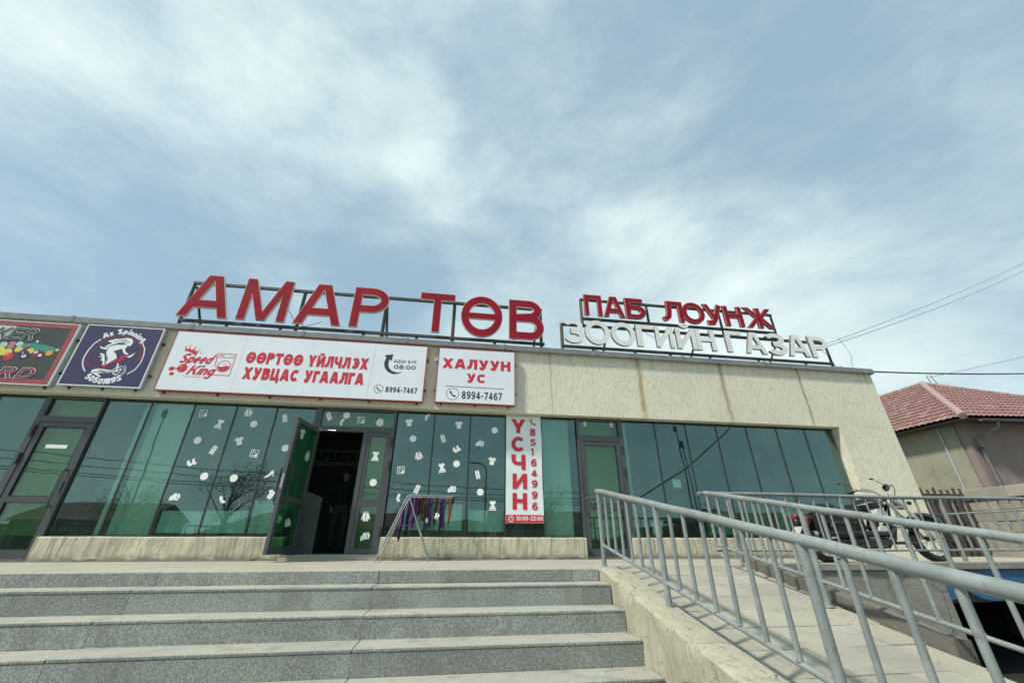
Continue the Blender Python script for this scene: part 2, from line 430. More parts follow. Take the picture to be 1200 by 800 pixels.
class MB:
    def __init__(s): s.v = []; s.f = []; s.m = []; s.k = 0

    def add(s, vs, fs):
        n = len(s.v)
        s.v += [tuple(v) for v in vs]
        s.f += [tuple(i + n for i in f) for f in fs]
        s.m += [s.k] * len(fs)
        return s

    def box(s, x0, x1, y0, y1, z0, z1, bev=0.0):
        if bev:
            bm = bmesh.new()
            bmesh.ops.create_cube(bm, size=1)
            for v in bm.verts:
                v.co = Vector((x0 + (v.co.x + .5) * (x1 - x0), y0 + (v.co.y + .5) * (y1 - y0), z0 + (v.co.z + .5) * (z1 - z0)))
            bmesh.ops.bevel(bm, geom=bm.edges[:], offset=bev, segments=1, affect='EDGES')
            bm.verts.index_update()
            s.add([v.co for v in bm.verts], [[v.index for v in f.verts] for f in bm.faces])
            bm.free(); return s
        vs = [(x, y, z) for z in (z0, z1) for y in (y0, y1) for x in (x0, x1)]
        return s.add(vs, [(0, 2, 3, 1), (4, 5, 7, 6), (0, 1, 5, 4), (2, 6, 7, 3), (0, 4, 6, 2), (1, 3, 7, 5)])

    def tube(s, pts, r, n=10, caps=True, r1=None):
        pts = [Vector(p) for p in pts]
        rings = []; up = None
        for i, p in enumerate(pts):
            a = pts[max(i - 1, 0)]; b = pts[min(i + 1, len(pts) - 1)]
            t_ = (b - a).normalized()
            if up is None:
                up = Vector((0, 0, 1)) if abs(t_.z) < 0.9 else Vector((1, 0, 0))
            u = t_.cross(up).normalized(); v = u.cross(t_).normalized(); up = v
            rr = r if r1 is None else r + (r1 - r) * i / (len(pts) - 1)
            rings.append([p + (u * math.cos(k * 2 * math.pi / n) + v * math.sin(k * 2 * math.pi / n)) * rr for k in range(n)])
        vs = [q for ring in rings for q in ring]; fs = []
        for i in range(len(rings) - 1):
            for k in range(n):
                k2 = (k + 1) % n
                fs.append((i * n + k, i * n + k2, (i + 1) * n + k2, (i + 1) * n + k))
        if caps:
            fs.append(tuple(range(n))[::-1]); fs.append(tuple((len(rings) - 1) * n + k for k in range(n)))
        return s.add(vs, fs)

    def prism(s, poly, fn, d0, d1):
        """poly: 2-D points; fn(u, v, d) -> 3-D"""
        n = len(poly)
        vs = [fn(u, v, d0) for u, v in poly] + [fn(u, v, d1) for u, v in poly]
        fs = [tuple(range(n)), tuple(range(2 * n - 1, n - 1, -1))] + [(i, i + n, (i + 1) % n + n, (i + 1) % n) for i in range(n)]
        return s.add(vs, fs)

    def lathe(s, prof, c, axis='y', n=28):
        """prof: (radius, offset along axis) closed loop"""
        c = Vector(c); m = len(prof); vs = []
        for k in range(n):
            a = 2 * math.pi * k / n
            for r_, o_ in prof:
                if axis == 'y': vs.append(c + Vector((r_ * math.cos(a), o_, r_ * math.sin(a))))
                elif axis == 'x': vs.append(c + Vector((o_, r_ * math.cos(a), r_ * math.sin(a))))
                else: vs.append(c + Vector((r_ * math.cos(a), r_ * math.sin(a), o_)))
        fs = []
        for k in range(n):
            for j in range(m):
                fs.append((k * m + j, ((k + 1) % n) * m + j, ((k + 1) % n) * m + (j + 1) % m, k * m + (j + 1) % m))
        return s.add(vs, fs)

    def ball(s, c, rx, ry, rz, n=14, m=9):
        c = Vector(c); vs = []; fs = []
        for j in range(m + 1):
            ph = math.pi * j / m
            for k in range(n):
                th = 2 * math.pi * k / n
                vs.append(c + Vector((rx * math.sin(ph) * math.cos(th), ry * math.sin(ph) * math.sin(th), rz * math.cos(ph))))
        for j in range(m):
            for k in range(n):
                fs.append((j * n + k, (j + 1) * n + k, (j + 1) * n + (k + 1) % n, j * n + (k + 1) % n))
        return s.add(vs, fs)

    def mesh(s, name, mats, org=Vector((0, 0, 0)), smooth=False):
        me = bpy.data.meshes.new(name)
        me.from_pydata([tuple(Vector(v) - org) for v in s.v], [], s.f)
        if not isinstance(mats, (list, tuple)): mats = [mats]
        for m in mats: me.materials.append(MATS[m])
        me.polygons.foreach_set('material_index', s.m)
        bm = bmesh.new(); bm.from_mesh(me)
        bmesh.ops.remove_doubles(bm, verts=bm.verts, dist=1e-6)
        bmesh.ops.recalc_face_normals(bm, faces=bm.faces)
        bm.to_mesh(me); bm.free()
        if smooth:
            me.polygons.foreach_set('use_smooth', [True] * len(me.polygons))
            me.set_sharp_from_angle(angle=R(40))
        me.update()
        return me

    def build(s, name, mats, parent=None, smooth=False):
        me = s.mesh(name, mats, O(parent), smooth)
        o = bpy.data.objects.new(name, me)
        COL.objects.link(o)
        if parent is not None: o.parent = parent
        return o

def tag(o, label=None, cat=None, group=None, kind=None):
    if label: o['label'] = label
    if cat: o['category'] = cat
    if group: o['group'] = group
    if kind: o['kind'] = kind
    return o

def thing(name, label, cat, loc=(0, 0, 0), group=None):
    o = bpy.data.objects.new(name, None)
    o.empty_display_size = 0.2
    COL.objects.link(o); o.location = loc
    return tag(o, label, cat, group)

def struct(mb, name, mats): return tag(mb.build(name, mats), kind='structure')

def inst(me, name, parent, loc, rot=(0, 0, 0), scale=(1, 1, 1)):
    """one more object that shares a mesh built round its own origin"""
    o = bpy.data.objects.new(name, me); COL.objects.link(o)
    o.parent = parent; o.location = Vector(loc) - O(parent); o.rotation_euler = rot; o.scale = scale
    return o

# ------------------------------------------------------------------ lettering (own bold sans alphabet, cap height 1)
def arc(cx, cy, rx, ry, a0, a1, n=14):
    return [(cx + rx * math.cos(R(a0 + (a1 - a0) * i / n)), cy + ry * math.sin(R(a0 + (a1 - a0) * i / n))) for i in range(n + 1)]

class Gl:
    def __init__(s, w, g): s.w = w; s.g = g; s.r = w / 2; s.P = []

    def S(s, pts, closed=False, w=None):
        ww = (w or s.w) / 2 + s.g
        p = [Vector(q) for q in pts]
        q = [p[0]]
        for a in p[1:]:
            if (a - q[-1]).length > 1e-5: q.append(a)
        p = q
        if closed and (p[0] - p[-1]).length < 1e-4: p.pop()
        n = len(p)
        if not closed and s.g:
            p[0] = p[0] - (p[1] - p[0]).normalized() * s.g
            p[-1] = p[-1] + (p[-1] - p[-2]).normalized() * s.g
        L = []; Rr = []
        for i in range(n):
            if closed: a, b = p[i - 1], p[(i + 1) % n]
            else: a = p[i - 1] if i else None; b = p[i + 1] if i < n - 1 else None
            d1 = (p[i] - a).normalized() if a is not None else None
            d2 = (b - p[i]).normalized() if b is not None else None
            if d1 is None: d1 = d2
            if d2 is None: d2 = d1
            t_ = (d1 + d2)
            t_ = t_.normalized() if t_.length > 1e-6 else d1
            nn = Vector((-t_.y, t_.x)); k = ww / max(0.35, nn.dot(Vector((-d1.y, d1.x))))
            L.append(p[i] + nn * k); Rr.append(p[i] - nn * k)
        m = n if closed else n - 1
        s.P.append([[tuple(L[i]), tuple(L[(i + 1) % n]), tuple(Rr[(i + 1) % n]), tuple(Rr[i])] for i in range(m)])

    def D(s, x0, y0, x1, y1, k=1.0):
        ln = math.hypot(x1 - x0, y1 - y0); h = s.w * k * ln / abs(y1 - y0) / 2 + s.g * ln / abs(y1 - y0)
        sl = (x1 - x0) / (y1 - y0)
        sg = 1 if y1 > y0 else -1
        y0b = y0 - sg * s.g; y1b = y1 + sg * s.g
        a = x0 + sl * (y0b - y0); b = x1 + sl * (y1b - y1)
        s.P.append([[(a - h, y0b), (a + h, y0b), (b + h, y1b), (b - h, y1b)]])

    def V(s, x, y0=0, y1=1): s.S([(x, y0), (x, y1)])
    def H(s, x0, x1, y): s.S([(x0, y), (x1, y)])

def glyph(ch, w, g=0.0):
    G = Gl(w, g); r = w / 2; h = w * 0.56
    if ch in 'АA':
        W = 0.96; G.D(h, 0, W / 2 - 0.05, 1); G.D(W - h, 0, W / 2 + 0.05, 1); G.H(0.22, W - 0.22, 0.30)
    elif ch in 'МM':
        W = 0.98; G.V(r); G.V(W - r); G.D(r + h * .25, 1, W / 2 - .01, 0.02, .86); G.D(W - r - h * .25, 1, W / 2 + .01, 0.02, .86)
    elif ch in 'РP':
        W = 0.76; G.V(r); b = W - r - .28; G.S([(r, 1 - r), (b, 1 - r)] + arc(b, .69, .28, .31 - r, 90, -90) + [(r, .38 + r)])
    elif ch in 'ТT':
        W = 0.80; G.V(W / 2, 0, 1 - r); G.H(0, W, 1 - r)
    elif ch in 'ОO0':
        W = {'0': 0.66}.get(ch, 0.98); G.S(arc(W / 2, .5, W / 2 - r, .5 - r, 0, 360, 32), True)
    elif ch == 'Ө':
        W = 0.98; G.S(arc(W / 2, .5, W / 2 - r, .5 - r, 0, 360, 32), True); G.S([(r * 1.4, .5), (W - r * 1.4, .5)], w=w * .8)
    elif ch in 'ВB':
        W = 0.80; G.V(r); b = W - r - .23
        G.S([(r, 1 - r), (b - .03, 1 - r)] + arc(b - .03, .77 - r * .25, .21, .23 - r * .75, 90, -90) + [(r, .53)])
        G.S([(r, .53), (b, .53)] + arc(b, .53 / 2 + r / 2, .23, .53 / 2 - r / 2, 90, -90) + [(r, r)])
    elif ch == 'П':
        W = 0.82; G.V(r, 0, 1 - w); G.V(W - r, 0, 1 - w); G.H(0, W, 1 - r)
    elif ch == 'Б':
        W = 0.78; G.V(r); G.H(r, W - .08, 1 - r); b = W - r - .24
        G.S([(r, .56), (b, .56)] + arc(b, .28 + r / 2, .24, .28 - r / 2, 90, -90) + [(r, r)])
    elif ch == 'Л':
        W = 0.86; G.V(W - r, 0, 1 - w); G.H(.20, W, 1 - r); G.S([(.20 + r, 1 - w)] + [(.20 + r - .01, .5), (.17 + r * .6, .22), (.10 + r * .3, .07 + r * .6), (0, r)])
    elif ch in 'УY' and ch == 'У':
        W = 0.86; G.D(h, 1, W / 2 + .02, .30, .95); G.S([(W - h, 1), (W / 2 + .03, .26), (W / 2 - .07, .10), (W / 2 - .18, r + .0), (.10, r)])
    elif ch in 'ҮY':
        W = 0.88; G.V(W / 2, 0, .45); G.D(h, 1, W / 2, .38); G.D(W - h, 1, W / 2, .38)
    elif ch in 'НH':
        W = 0.82; G.V(r); G.V(W - r); G.H(r, W - r, .52)
    elif ch == 'Ж':
        W = 1.20; c = W / 2; G.V(c); G.D(h, 1, c - .06, .5, .85); G.D(h, 0, c - .06, .5, .85); G.D(W - h, 1, c + .06, .5, .85); G.D(W - h, 0, c + .06, .5, .85)
    elif ch in 'З3':
        W = 0.74; G.S(arc(.34, .75, .29 - r * .3, .25 - r * .9, 165, 0, 12)[:-1] + arc(.34, .75, .29 - r * .3, .22, 0, -90, 8) + [(.24, .53)])
        G.S([(.24, .53), (.36, .53)] + arc(.36, .27 + r * .2, .37 - r, .27 - r * .8, 90, -160, 18))
    elif ch in 'Г':
        W = 0.62; G.V(r); G.H(0, W, 1 - r)
    elif ch in 'ИЙ':
        W = 0.84; G.V(r); G.V(W - r); G.D(r + .02, .06, W - r - .02, .94, .95)
        if ch == 'Й': G.S(arc(W / 2, 1.24, .17, .15, 190, 350, 8), w=w * .65)
    elif ch == 'Ц':
        W = 0.88; G.V(r); G.V(W - .10 - r); G.H(0, W, r); G.S([(W - r * .8, r), (W - r * .8, -.20)], w=w * .8)
    elif ch in 'ХX':
        W = 0.90; G.D(h, 0, W - h, 1); G.D(h, 1, W - h, 0)
    elif ch in 'СC':
        W = 0.90; G.S(arc(W / 2, .5, W / 2 - r, .5 - r, 42, 318, 26))
    elif ch == 'Э':
        W = 0.90; G.S(arc(W / 2, .5, W / 2 - r, .5 - r, 138, -138, 26)); G.H(.30, W - r, .5)
    elif ch == 'Ч':
        W = 0.80; G.V(W - r); G.S([(r, 1), (r, .66)] + arc(r + .22, .66, .22, .28 - r * .2, 180, 270, 8) + [(W - r, .38 + r * .2)])
    elif ch == 'Д':
        W = 0.94; G.H(0, W, w * .9); G.V(W - .16, w, 1); G.D(.18, w, .34, 1, .9); G.H(.26, W - .10, 1 - r); G.S([(r, -.18), (r, w)]); G.S([(W - r, -.18), (W - r, w)])
    elif ch in 'K':
        W = 0.86; G.V(r); G.D(W - h, 1, .24, .40); G.D(W - h, 0, .36, .62)
    elif ch in 'E':
        W = 0.74; G.V(r); G.H(0, W, 1 - r); G.H(0, W - .06, .52); G.H(0, W, r)
    elif ch in 'R':
        W = 0.82; G.V(r); b = W - r - .28; G.S([(r, 1 - r), (b - .03, 1 - r)] + arc(b - .03, .72, .26, .28 - r, 90, -90) + [(r, .44 + r)]); G.D(W - h, 0, .42, .50)
    elif ch == 'D':
        W = 0.86; G.V(r); G.S([(r, 1 - r), (.38, 1 - r)] + arc(.38, .5, W - r - .38, .5 - r, 90, -90) + [(r, r)])
    elif ch == 'S':
        W = 0.76; G.S(arc(W / 2, .735, W / 2 - r, .265 - r * .8, 25, 250, 14) + arc(W / 2, .265, W / 2 - r, .265 - r * .8, 80, -155, 16))
    elif ch == 'N':
        W = 0.82; G.V(r); G.V(W - r); G.D(r + .02, .97, W - r - .02, .03, .95)
    elif ch == 'G':
        W = 0.92; G.S(arc(W / 2, .5, W / 2 - r, .5 - r, 42, 345, 26)); G.H(W / 2 + .03, W - .02, .45)
    elif ch == 'I': W = w; G.V(r)
    elif ch == 'L': W = 0.68; G.V(r); G.H(0, W, r)
    elif ch == 'U': W = 0.82; G.S([(r, 1), (r, .38)] + arc(W / 2, .38, W / 2 - r, .38 - r, 180, 360) + [(W - r, 1)])
    elif ch == 'p': W = 0.60; G.V(r, -.28, .70); G.S(arc(W / 2 + .02, .35, W / 2 - r - .02 + .02, .35 - r, 0, 360, 18), True)
    elif ch in 'e': W = 0.60; G.S([(r * 1.2, .36), (W - r, .36)] + arc(W / 2, .36, W / 2 - r, .34 - r * .7, 0, 310, 18), w=w * .9)
    elif ch == 'd': W = 0.60; G.V(W - r, 0, 1); G.S(arc(W / 2, .35, W / 2 - r, .35 - r, 0, 360, 18), True)
    elif ch == 'g': W = 0.60; G.S([(W - r, .70), (W - r, -.08)] + arc(W / 2, -.08, W / 2 - r, .20, 0, -150, 10)); G.S(arc(W / 2, .35, W / 2 - r, .35 - r, 0, 360, 18), True)
    elif ch == 'n': W = 0.60; G.V(r, 0, .70); G.S([(r, .40)] + arc(W / 2, .42, W / 2 - r, .28 - r, 150, 0, 10) + [(W - r, 0)])
    elif ch == 'i': W = w; G.V(r, 0, .70); G.S([(r, .80), (r, .80 + w)])
    elif ch == 'z': W = 0.52; G.H(0, W, .70 - r); G.H(0, W, r); G.D(h, w * .7, W - h, .70 - w * .7)
    elif ch == '1': W = 0.40; G.V(W - r - .04); G.S([(W - r, .99 - r * .6), (.02, .78)], w=w * .9)
    elif ch == '2': W = 0.64; G.S(arc(W / 2, .70, W / 2 - r, .30 - r, 165, -35, 14) + [(r * 1.5, r * 1.3)]); G.H(0, W, r)
    elif ch == '4': W = 0.70; G.V(W - .16 - r); G.H(.02, W, .28); G.D(r * 1.3, .26, W - .20 - r, .97, .85)
    elif ch == '5': W = 0.66; G.H(.12, W - .04, 1 - r); G.S([(.12 + r * .6, 1 - r), (.08 + r * .6, .52)], w=w * .9); G.S([(.10 + r * .5, .53)] + arc(W / 2 - .02, .33, W / 2 - r + .02, .33 - r * .9, 110, -155, 18))
    elif ch in '69':
        W = 0.68; fl = ch == '9'
        a = arc(W / 2, .32, W / 2 - r, .32 - r * .9, 0, 360, 22)
        b = [(r, .34)] + arc(W / 2 + .06, .40, W / 2 - r + .06, .60 - r, 176, 55, 12)
        if fl: a = [(W - x, 1 - y) for x, y in a]; b = [(W - x, 1 - y) for x, y in b]
        G.S(a, True); G.S(b)
    elif ch == '7': W = 0.62; G.H(0, W, 1 - r); G.D(.20, 0, W - h, 1 - w * .6)
    elif ch == '8': W = 0.68; G.S(arc(W / 2, .74, W / 2 - r - .03, .26 - r * .8, 0, 360, 20), True); G.S(arc(W / 2, .27, W / 2 - r, .27 - r * .8, 0, 360, 20), True)
    elif ch == ':': W = w * 1.1; G.S([(r, .10), (r, .10 + w)]); G.S([(r, .58), (r, .58 + w)])
    elif ch == '-': W = .42; G.H(.04, .38, .42)
    else: W = 0.36
    return W, G.P

def text_width(s, w, gap): return sum(glyph(c, w)[0] + gap for c in s) - gap

def put_glyph(mb, ch, w, fn, d0, d1, g=0.0, step=0.00025):
    """fn(u, v, d): glyph space to world; every stroke sits a hair prouder than the last"""
    W, P = glyph(ch, w, g)
    for i, strip in enumerate(P):
        for quad in strip:
            vs = [fn(u, v, d0 - i * step) for u, v in quad]
            if d1 is None: mb.add(vs, [(0, 1, 2, 3)])
            else:
                vs += [fn(u, v, d1 + i * step) for u, v in quad]
                mb.add(vs, [(0, 1, 2, 3), (7, 6, 5, 4), (0, 4, 5, 1), (1, 5, 6, 2), (2, 6, 7, 3), (3, 7, 4, 0)])
    return W

def text(mb, s, x0, x1, z0, z1, y, w=0.2, gap=0.12, shear=0.0, g=0.0, depth=None):
    """one line of flat lettering filling the box x0..x1, z0..z1 on the plane y"""
    tw = text_width(s, w, gap); sx = (x1 - x0) / tw; sz = z1 - z0; u = 0.0
    for i, c in enumerate(s):
        fn = lambda a, b, d_, u=u: (x0 + (a + u) * sx + b * sz * shear, y + d_, z0 + b * sz)
        u += put_glyph(mb, c, w, fn, -0.0004 * (i % 2), depth, g) + gap

def text_on_path(mb, s, path, size, y, w=0.2, gap=0.12, sx=1.0):
    P = [Vector(p) for p in path]; L = [0]
    for a, b in zip(P, P[1:]): L.append(L[-1] + (b - a).length)
    tw = text_width(s, w, gap); k = L[-1] / tw; u = 0.0
    for i, c in enumerate(s):
        W = glyph(c, w)[0]; m = (u + W / 2) * k
        j = max(j_ for j_ in range(len(P) - 1) if L[j_] <= m + 1e-6)
        t_ = (m - L[j]) / (L[j + 1] - L[j]); c0 = P[j].lerp(P[j + 1], t_)
        a = P[max(j - 1, 0)]; b = P[min(j + 2, len(P) - 1)]; dr = (b - a).normalized(); up = Vector((-dr.y, dr.x))
        def fn(p_, q_, d_):
            v = c0 + dr * ((p_ - W / 2) * k) + up * (q_ * size)
            return (v.x, y + d_, v.y)
        put_glyph(mb, c, w, fn, -0.0004 * (i % 2), None); u += W + gap

def stroke(mb, pts, w, y, closed=False):
    G = Gl(w, 0); G.S(pts, closed)
    for quad in G.P[0]: mb.add([(u, y, v) for u, v in quad], [(0, 1, 2, 3)])

def flat(mb, pts, y):
    """simple polygon, ear-clipped"""
    from mathutils.geometry import tessellate_polygon
    vs = [Vector((p[0], p[1], 0)) for p in pts]
    mb.add([(p[0], y, p[1]) for p in pts], [tuple(t_) for t_ in tessellate_polygon([vs])])

def disc(mb, c, rx, rz, y, n=20): flat(mb, arc(c[0], c[1], rx, rz, 0, 360 - 360 / n, n - 1), y)

# ================================================================== SETTING
struct(MB().box(-400, 400, -400, 400, -1.30, -1.2), 'ground', 'dirt_ground')
struct(MB().box(-60, 60, -24, -5.6, -1.2, -0.975), 'road', 'pale_paving')
# terrace in front of the shops; its front edge is a thick stone fascia over the steps
tb = MB()
tb.box(-14, 1.66, -3.18, 0.3, -1.2, 0.0)
tb.box(1.66, 3.72, -2.86, 0.3, -1.2, 0.0)
tb.box(3.72, 6.26, -2.9, 0.3, -1.2, 0.0)
tb.box(6.26, 11.6, -2.9, 0.3, -0.38, 0.0)
struct(tb, 'terrace', 'terrace_concrete')
struct(MB().box(10.06, 60, -2.9, 60, -1.2, -0.06), 'yard', 'dirt_ground')

# stone fascia of the terrace and the steps: 2 m slabs
YE = [-3.21 - 0.314 * i for i in range(7)]
ZE = [0, -0.11, -0.287, -0.459, -0.631, -0.803, -0.975]
steps = thing('stone_steps', 'wide flight of speckled grey granite steps leading up to the terrace', 'steps', (0, -4, -0.975))
XJ = [-14.63 + 2.0 * i + 2.0 for i in range(0, 8)]      # joints -12.63 ... 1.37
XS = [-13.99] + XJ + [1.655]
for i in range(0, 7):
    for j in range(len(XS) - 1):
        a, b = XS[j] + 0.0012, XS[j + 1] - 0.0012
        if i == 0:       # thin edge slab of the terrace, chipped
            off = rnd.uniform(-.004, .004)
            MB().box(a, b, YE[0] + off, YE[0] + 0.04, ZE[1] + 0.001, 0.003, 0.004).build('fascia_slab', 'granite', steps)
        else:
            off = rnd.uniform(-.002, .002); dz_ = rnd.uniform(-.002, .002)
            MB().box(a, b, YE[i] - 0.004 + off, YE[i - 1] + 0.045, ZE[i] - 0.026, ZE[i] + dz_, 0.006).build('tread_slab', 'granite', steps)
            if i < 6:
                MB().box(a, b, YE[i] + off * 0.5, YE[i] + 0.03, ZE[i + 1] + 0.001, ZE[i] - 0.027).build('riser_slab', 'granite', steps)
st_core = MB()
for i in range(1, 7):
    st_core.box(-13.99, 1.656, YE[i] + 0.031, -3.15, -1.2, ZE[i] - 0.028 - 0.0005 * i)
st_core.build('core', 'rough_concrete', steps)

# ------------------------------------------------------------------ ramp
def rz(y): return 0.18 * (y + 2.85)
ramp = thing('access_ramp', 'tiled access ramp with cream rendered kerb running down beside the steps', 'ramp', (2.6, -5.5, -0.9))
rb = MB()
prof = [(-2.85, -0.03), (-8.6, rz(-8.6) - 0.03), (-8.6, -1.2), (-2.85, -1.2)]
rb.add([(x, y, z) for x in (1.96, 3.66) for y, z in prof], [(0, 1, 2, 3), (7, 6, 5, 4), (0, 4, 5, 1), (1, 5, 6, 2), (2, 6, 7, 3), (3, 7, 4, 0)])
for i_, v_ in enumerate(rb.v):      # right side runs in a little towards the bottom
    if v_[0] > 3: rb.v[i_] = (3.66 - 0.125 * (-2.85 - v_[1]), v_[1], v_[2])
rb.build('base', 'rough_concrete', ramp)
ty = -2.86; row = 0
while ty > -8.3:
    y0 = ty - 0.004; y1 = ty - 0.351
    xs = [1.95, 2.12, 2.45, 2.78, 3.11, 3.44]
    xr = 3.66 - 0.125 * (-2.85 - (y0 + y1) / 2)
    xs = [x for x in xs if x < xr - 0.03] + [xr]
    for j in range(len(xs) - 1):
        e = rnd.uniform(-0.002, 0.002)
        t_ = MB()
        a, b = xs[j] + 0.002, xs[j + 1] - 0.002
        t_.add([(a, y0, rz(y0) + e), (b, y0, rz(y0) + e), (b, y1, rz(y1) + e), (a, y1, rz(y1) + e),
                (a, y0, rz(y0) - .03), (b, y0, rz(y0) - .03), (b, y1, rz(y1) - .03), (a, y1, rz(y1) - .03)],
               [(0, 1, 2, 3), (4, 7, 6, 5), (0, 4, 5, 1), (1, 5, 6, 2), (2, 6, 7, 3), (3, 7, 4, 0)])
        t_.build('tile', 'ramp_tile', ramp)
    ty -= 0.355; row += 1
# cream rendered kerb between steps and tiles: hand-trowelled top, slightly wavy
kb = MB()
kp = [(-2.95, 0.012), (-3.2, 0.010), (-3.42, -0.012), (-3.7, -0.085), (-4.28, -0.215), (-4.8, -0.32), (-5.4, -0.435), (-6.4, -0.625), (-7.5, -0.83), (-8.5, -0.99)]
ny = 60; nx = 5; rows = []
for i in range(ny + 1):
    y = -2.95 - (8.5 - 2.95) * i / ny
    for (ya, za), (yb, zb) in zip(kp, kp[1:]):
        if yb <= y <= ya: z = za + (zb - za) * (y - ya) / (yb - ya); break
    r_ = []
    r_.append((1.663 + 0.004 * math.sin(y * 9), y, -1.19))
    for zf in (0.75, 0.5, 0.25, 0.1):
        r_.append((1.663 + 0.010 * math.sin(y * 7 + zf * 5) + 0.006 * math.sin(y * 17 + zf * 11), y, z - 0.9 * zf * (z + 1.19) / 1.0 - 0.01))
    r_.append((1.668, y, z - 0.022 + 0.004 * math.sin(y * 13)))
    r_.append((1.69, y, z - 0.004 + 0.004 * math.sin(y * 8)))
    r_.append((1.80, y, z + 0.003 * math.sin(y * 11)))
    r_.append((1.955, y, max(rz(y) + 0.004, z - 0.02) if y < -3.0 else 0.008))
    r_.append((1.962, y, -1.19))
    rows.append(r_)
m_ = len(rows[0])
kb.add([p for r_ in rows for p in r_], [(i * m_ + j, i * m_ + j + 1, (i + 1) * m_ + j + 1, (i + 1) * m_ + j) for i in range(ny) for j in range(m_ - 1)]
       + [tuple(range(m_)), tuple(ny * m_ + j for j in range(m_))[::-1]])
kb.build('kerb', 'cream_render', ramp, True)
# low broken kerb along the other side
lk = MB()
n = 16
pts = []
for i in range(n + 1):
    y = -2.88 - (5.2 - 2.88) * i / n; x = 3.66 - 0.125 * (-2.85 - y)
    h = 0.105 + rnd.uniform(-.014, .012)
    pts += [(x, y, rz(y) - .25), (x + rnd.uniform(-.008, .008), y, rz(y) + h), (x + .13 + rnd.uniform(-.02, .01), y, rz(y) + h - .01), (x + .14, y, rz(y) - .25)]
lk.add(pts, [(i * 4 + j, i * 4 + j + 1, i * 4 + 5 + j, i * 4 + 4 + j) for i in range(n) for j in range(3)] + [(0, 1, 2, 3), (n * 4 + 3, n * 4 + 2, n * 4 + 1, n * 4)])
lk.build('side_kerb', 'dark_concrete', ramp)

# retaining wall, blue beam and the dark basement recess right of the ramp
rw = thing('retaining_wall', 'stained grey concrete wall below the terrace beside the ramp', 'wall', (4.9, -2.92, -1.2))
MB().box(3.4, 6.27, -2.96, -2.902, -1.5, -0.055).build('wall_face', 'grey_render', rw)
cp = MB(); k = 0
xa = 3.62
while xa < 13:
    xb = xa + rnd.uniform(.5, 1.1)
    o_ = rnd.uniform(-.012, .012)
    cp.box(xa, xb - 0.004, -2.985 + o_, -2.80, -0.052, 0.034 + rnd.uniform(-.006, .004), 0.008)
    xa = xb
cp.build('coping', 'rough_concrete', rw)
bs = thing('basement_opening', 'black basement opening under a blue painted beam right of the ramp', 'basement', (8, -2.9, -1.2))
bl = MB(); xs_ = [6.275 + i * .09 for i in range(75)]; lo = [-.39 + rnd.uniform(-.012, .012) + (.12 * math.exp(-((x - 6.55) / .12) ** 2)) for x in xs_]
for (xa, za), (xb, zb) in zip(zip(xs_, lo), list(zip(xs_, lo))[1:]):
    bl.add([(xa, -2.95, za), (xb, -2.95, zb), (xb, -2.95, -.056), (xa, -2.95, -.056)], [(0, 1, 2, 3)])
bl.build('blue_coat', 'blue_paint', bs)
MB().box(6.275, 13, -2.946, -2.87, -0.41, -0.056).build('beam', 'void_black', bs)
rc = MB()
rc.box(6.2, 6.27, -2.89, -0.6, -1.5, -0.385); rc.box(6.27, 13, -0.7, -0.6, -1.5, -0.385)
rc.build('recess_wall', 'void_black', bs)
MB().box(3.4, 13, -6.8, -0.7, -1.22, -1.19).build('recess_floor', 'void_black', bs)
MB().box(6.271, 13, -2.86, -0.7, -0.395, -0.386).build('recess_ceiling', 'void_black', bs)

# ================================================================== BUILDING
B = thing('shop_building', 'long single-storey beige rendered shop building with a green glass front', 'building', (-2, 0, 0))
XL, XR = -13.5, 10.04
ZT, ZG, ZS = 4.0, 2.6, 0.345
bw = MB()
for x0, x1 in ((XL, -8.0), (-8.0, -6.0), (-6.0, -4.0), (-4.0, -2.0), (-2.0, 0.0), (0.0, 2.0), (2.0, 4.0), (4.0, 6.0), (6.0, 8.0), (8.0, XR)):
    MB().box(x0 + .002, x1 - .002, -0.2, 0.02, ZG, ZT).build('wall_panel', 'stucco', B)
MB().box(XL, XR - .01, -0.19, 0.3, ZG + 0.004, ZT - .02).build('lintel', 'stucco', B)
MB().box(8.62, XR, -0.2, 0.04, 0.0, ZG - 0.002).build('end_pier', 'stucco', B)
MB().box(XR - 0.3, XR - 0.004, 0.041, 9, 0, ZT).build('side_wall', 'stucco', B)
MB().box(XL, XL + 0.3, 0.02, 9, 0, ZT).build('side_wall', 'stucco', B)
MB().box(XL + .31, XR - .31, 0.31, 9, 3.7, 3.9).build('roof', 'dark_concrete', B)
MB().box(XL + .31, XR - .31, 8.8, 9, 0, 3.7).build('rear_wall', 'stucco', B)
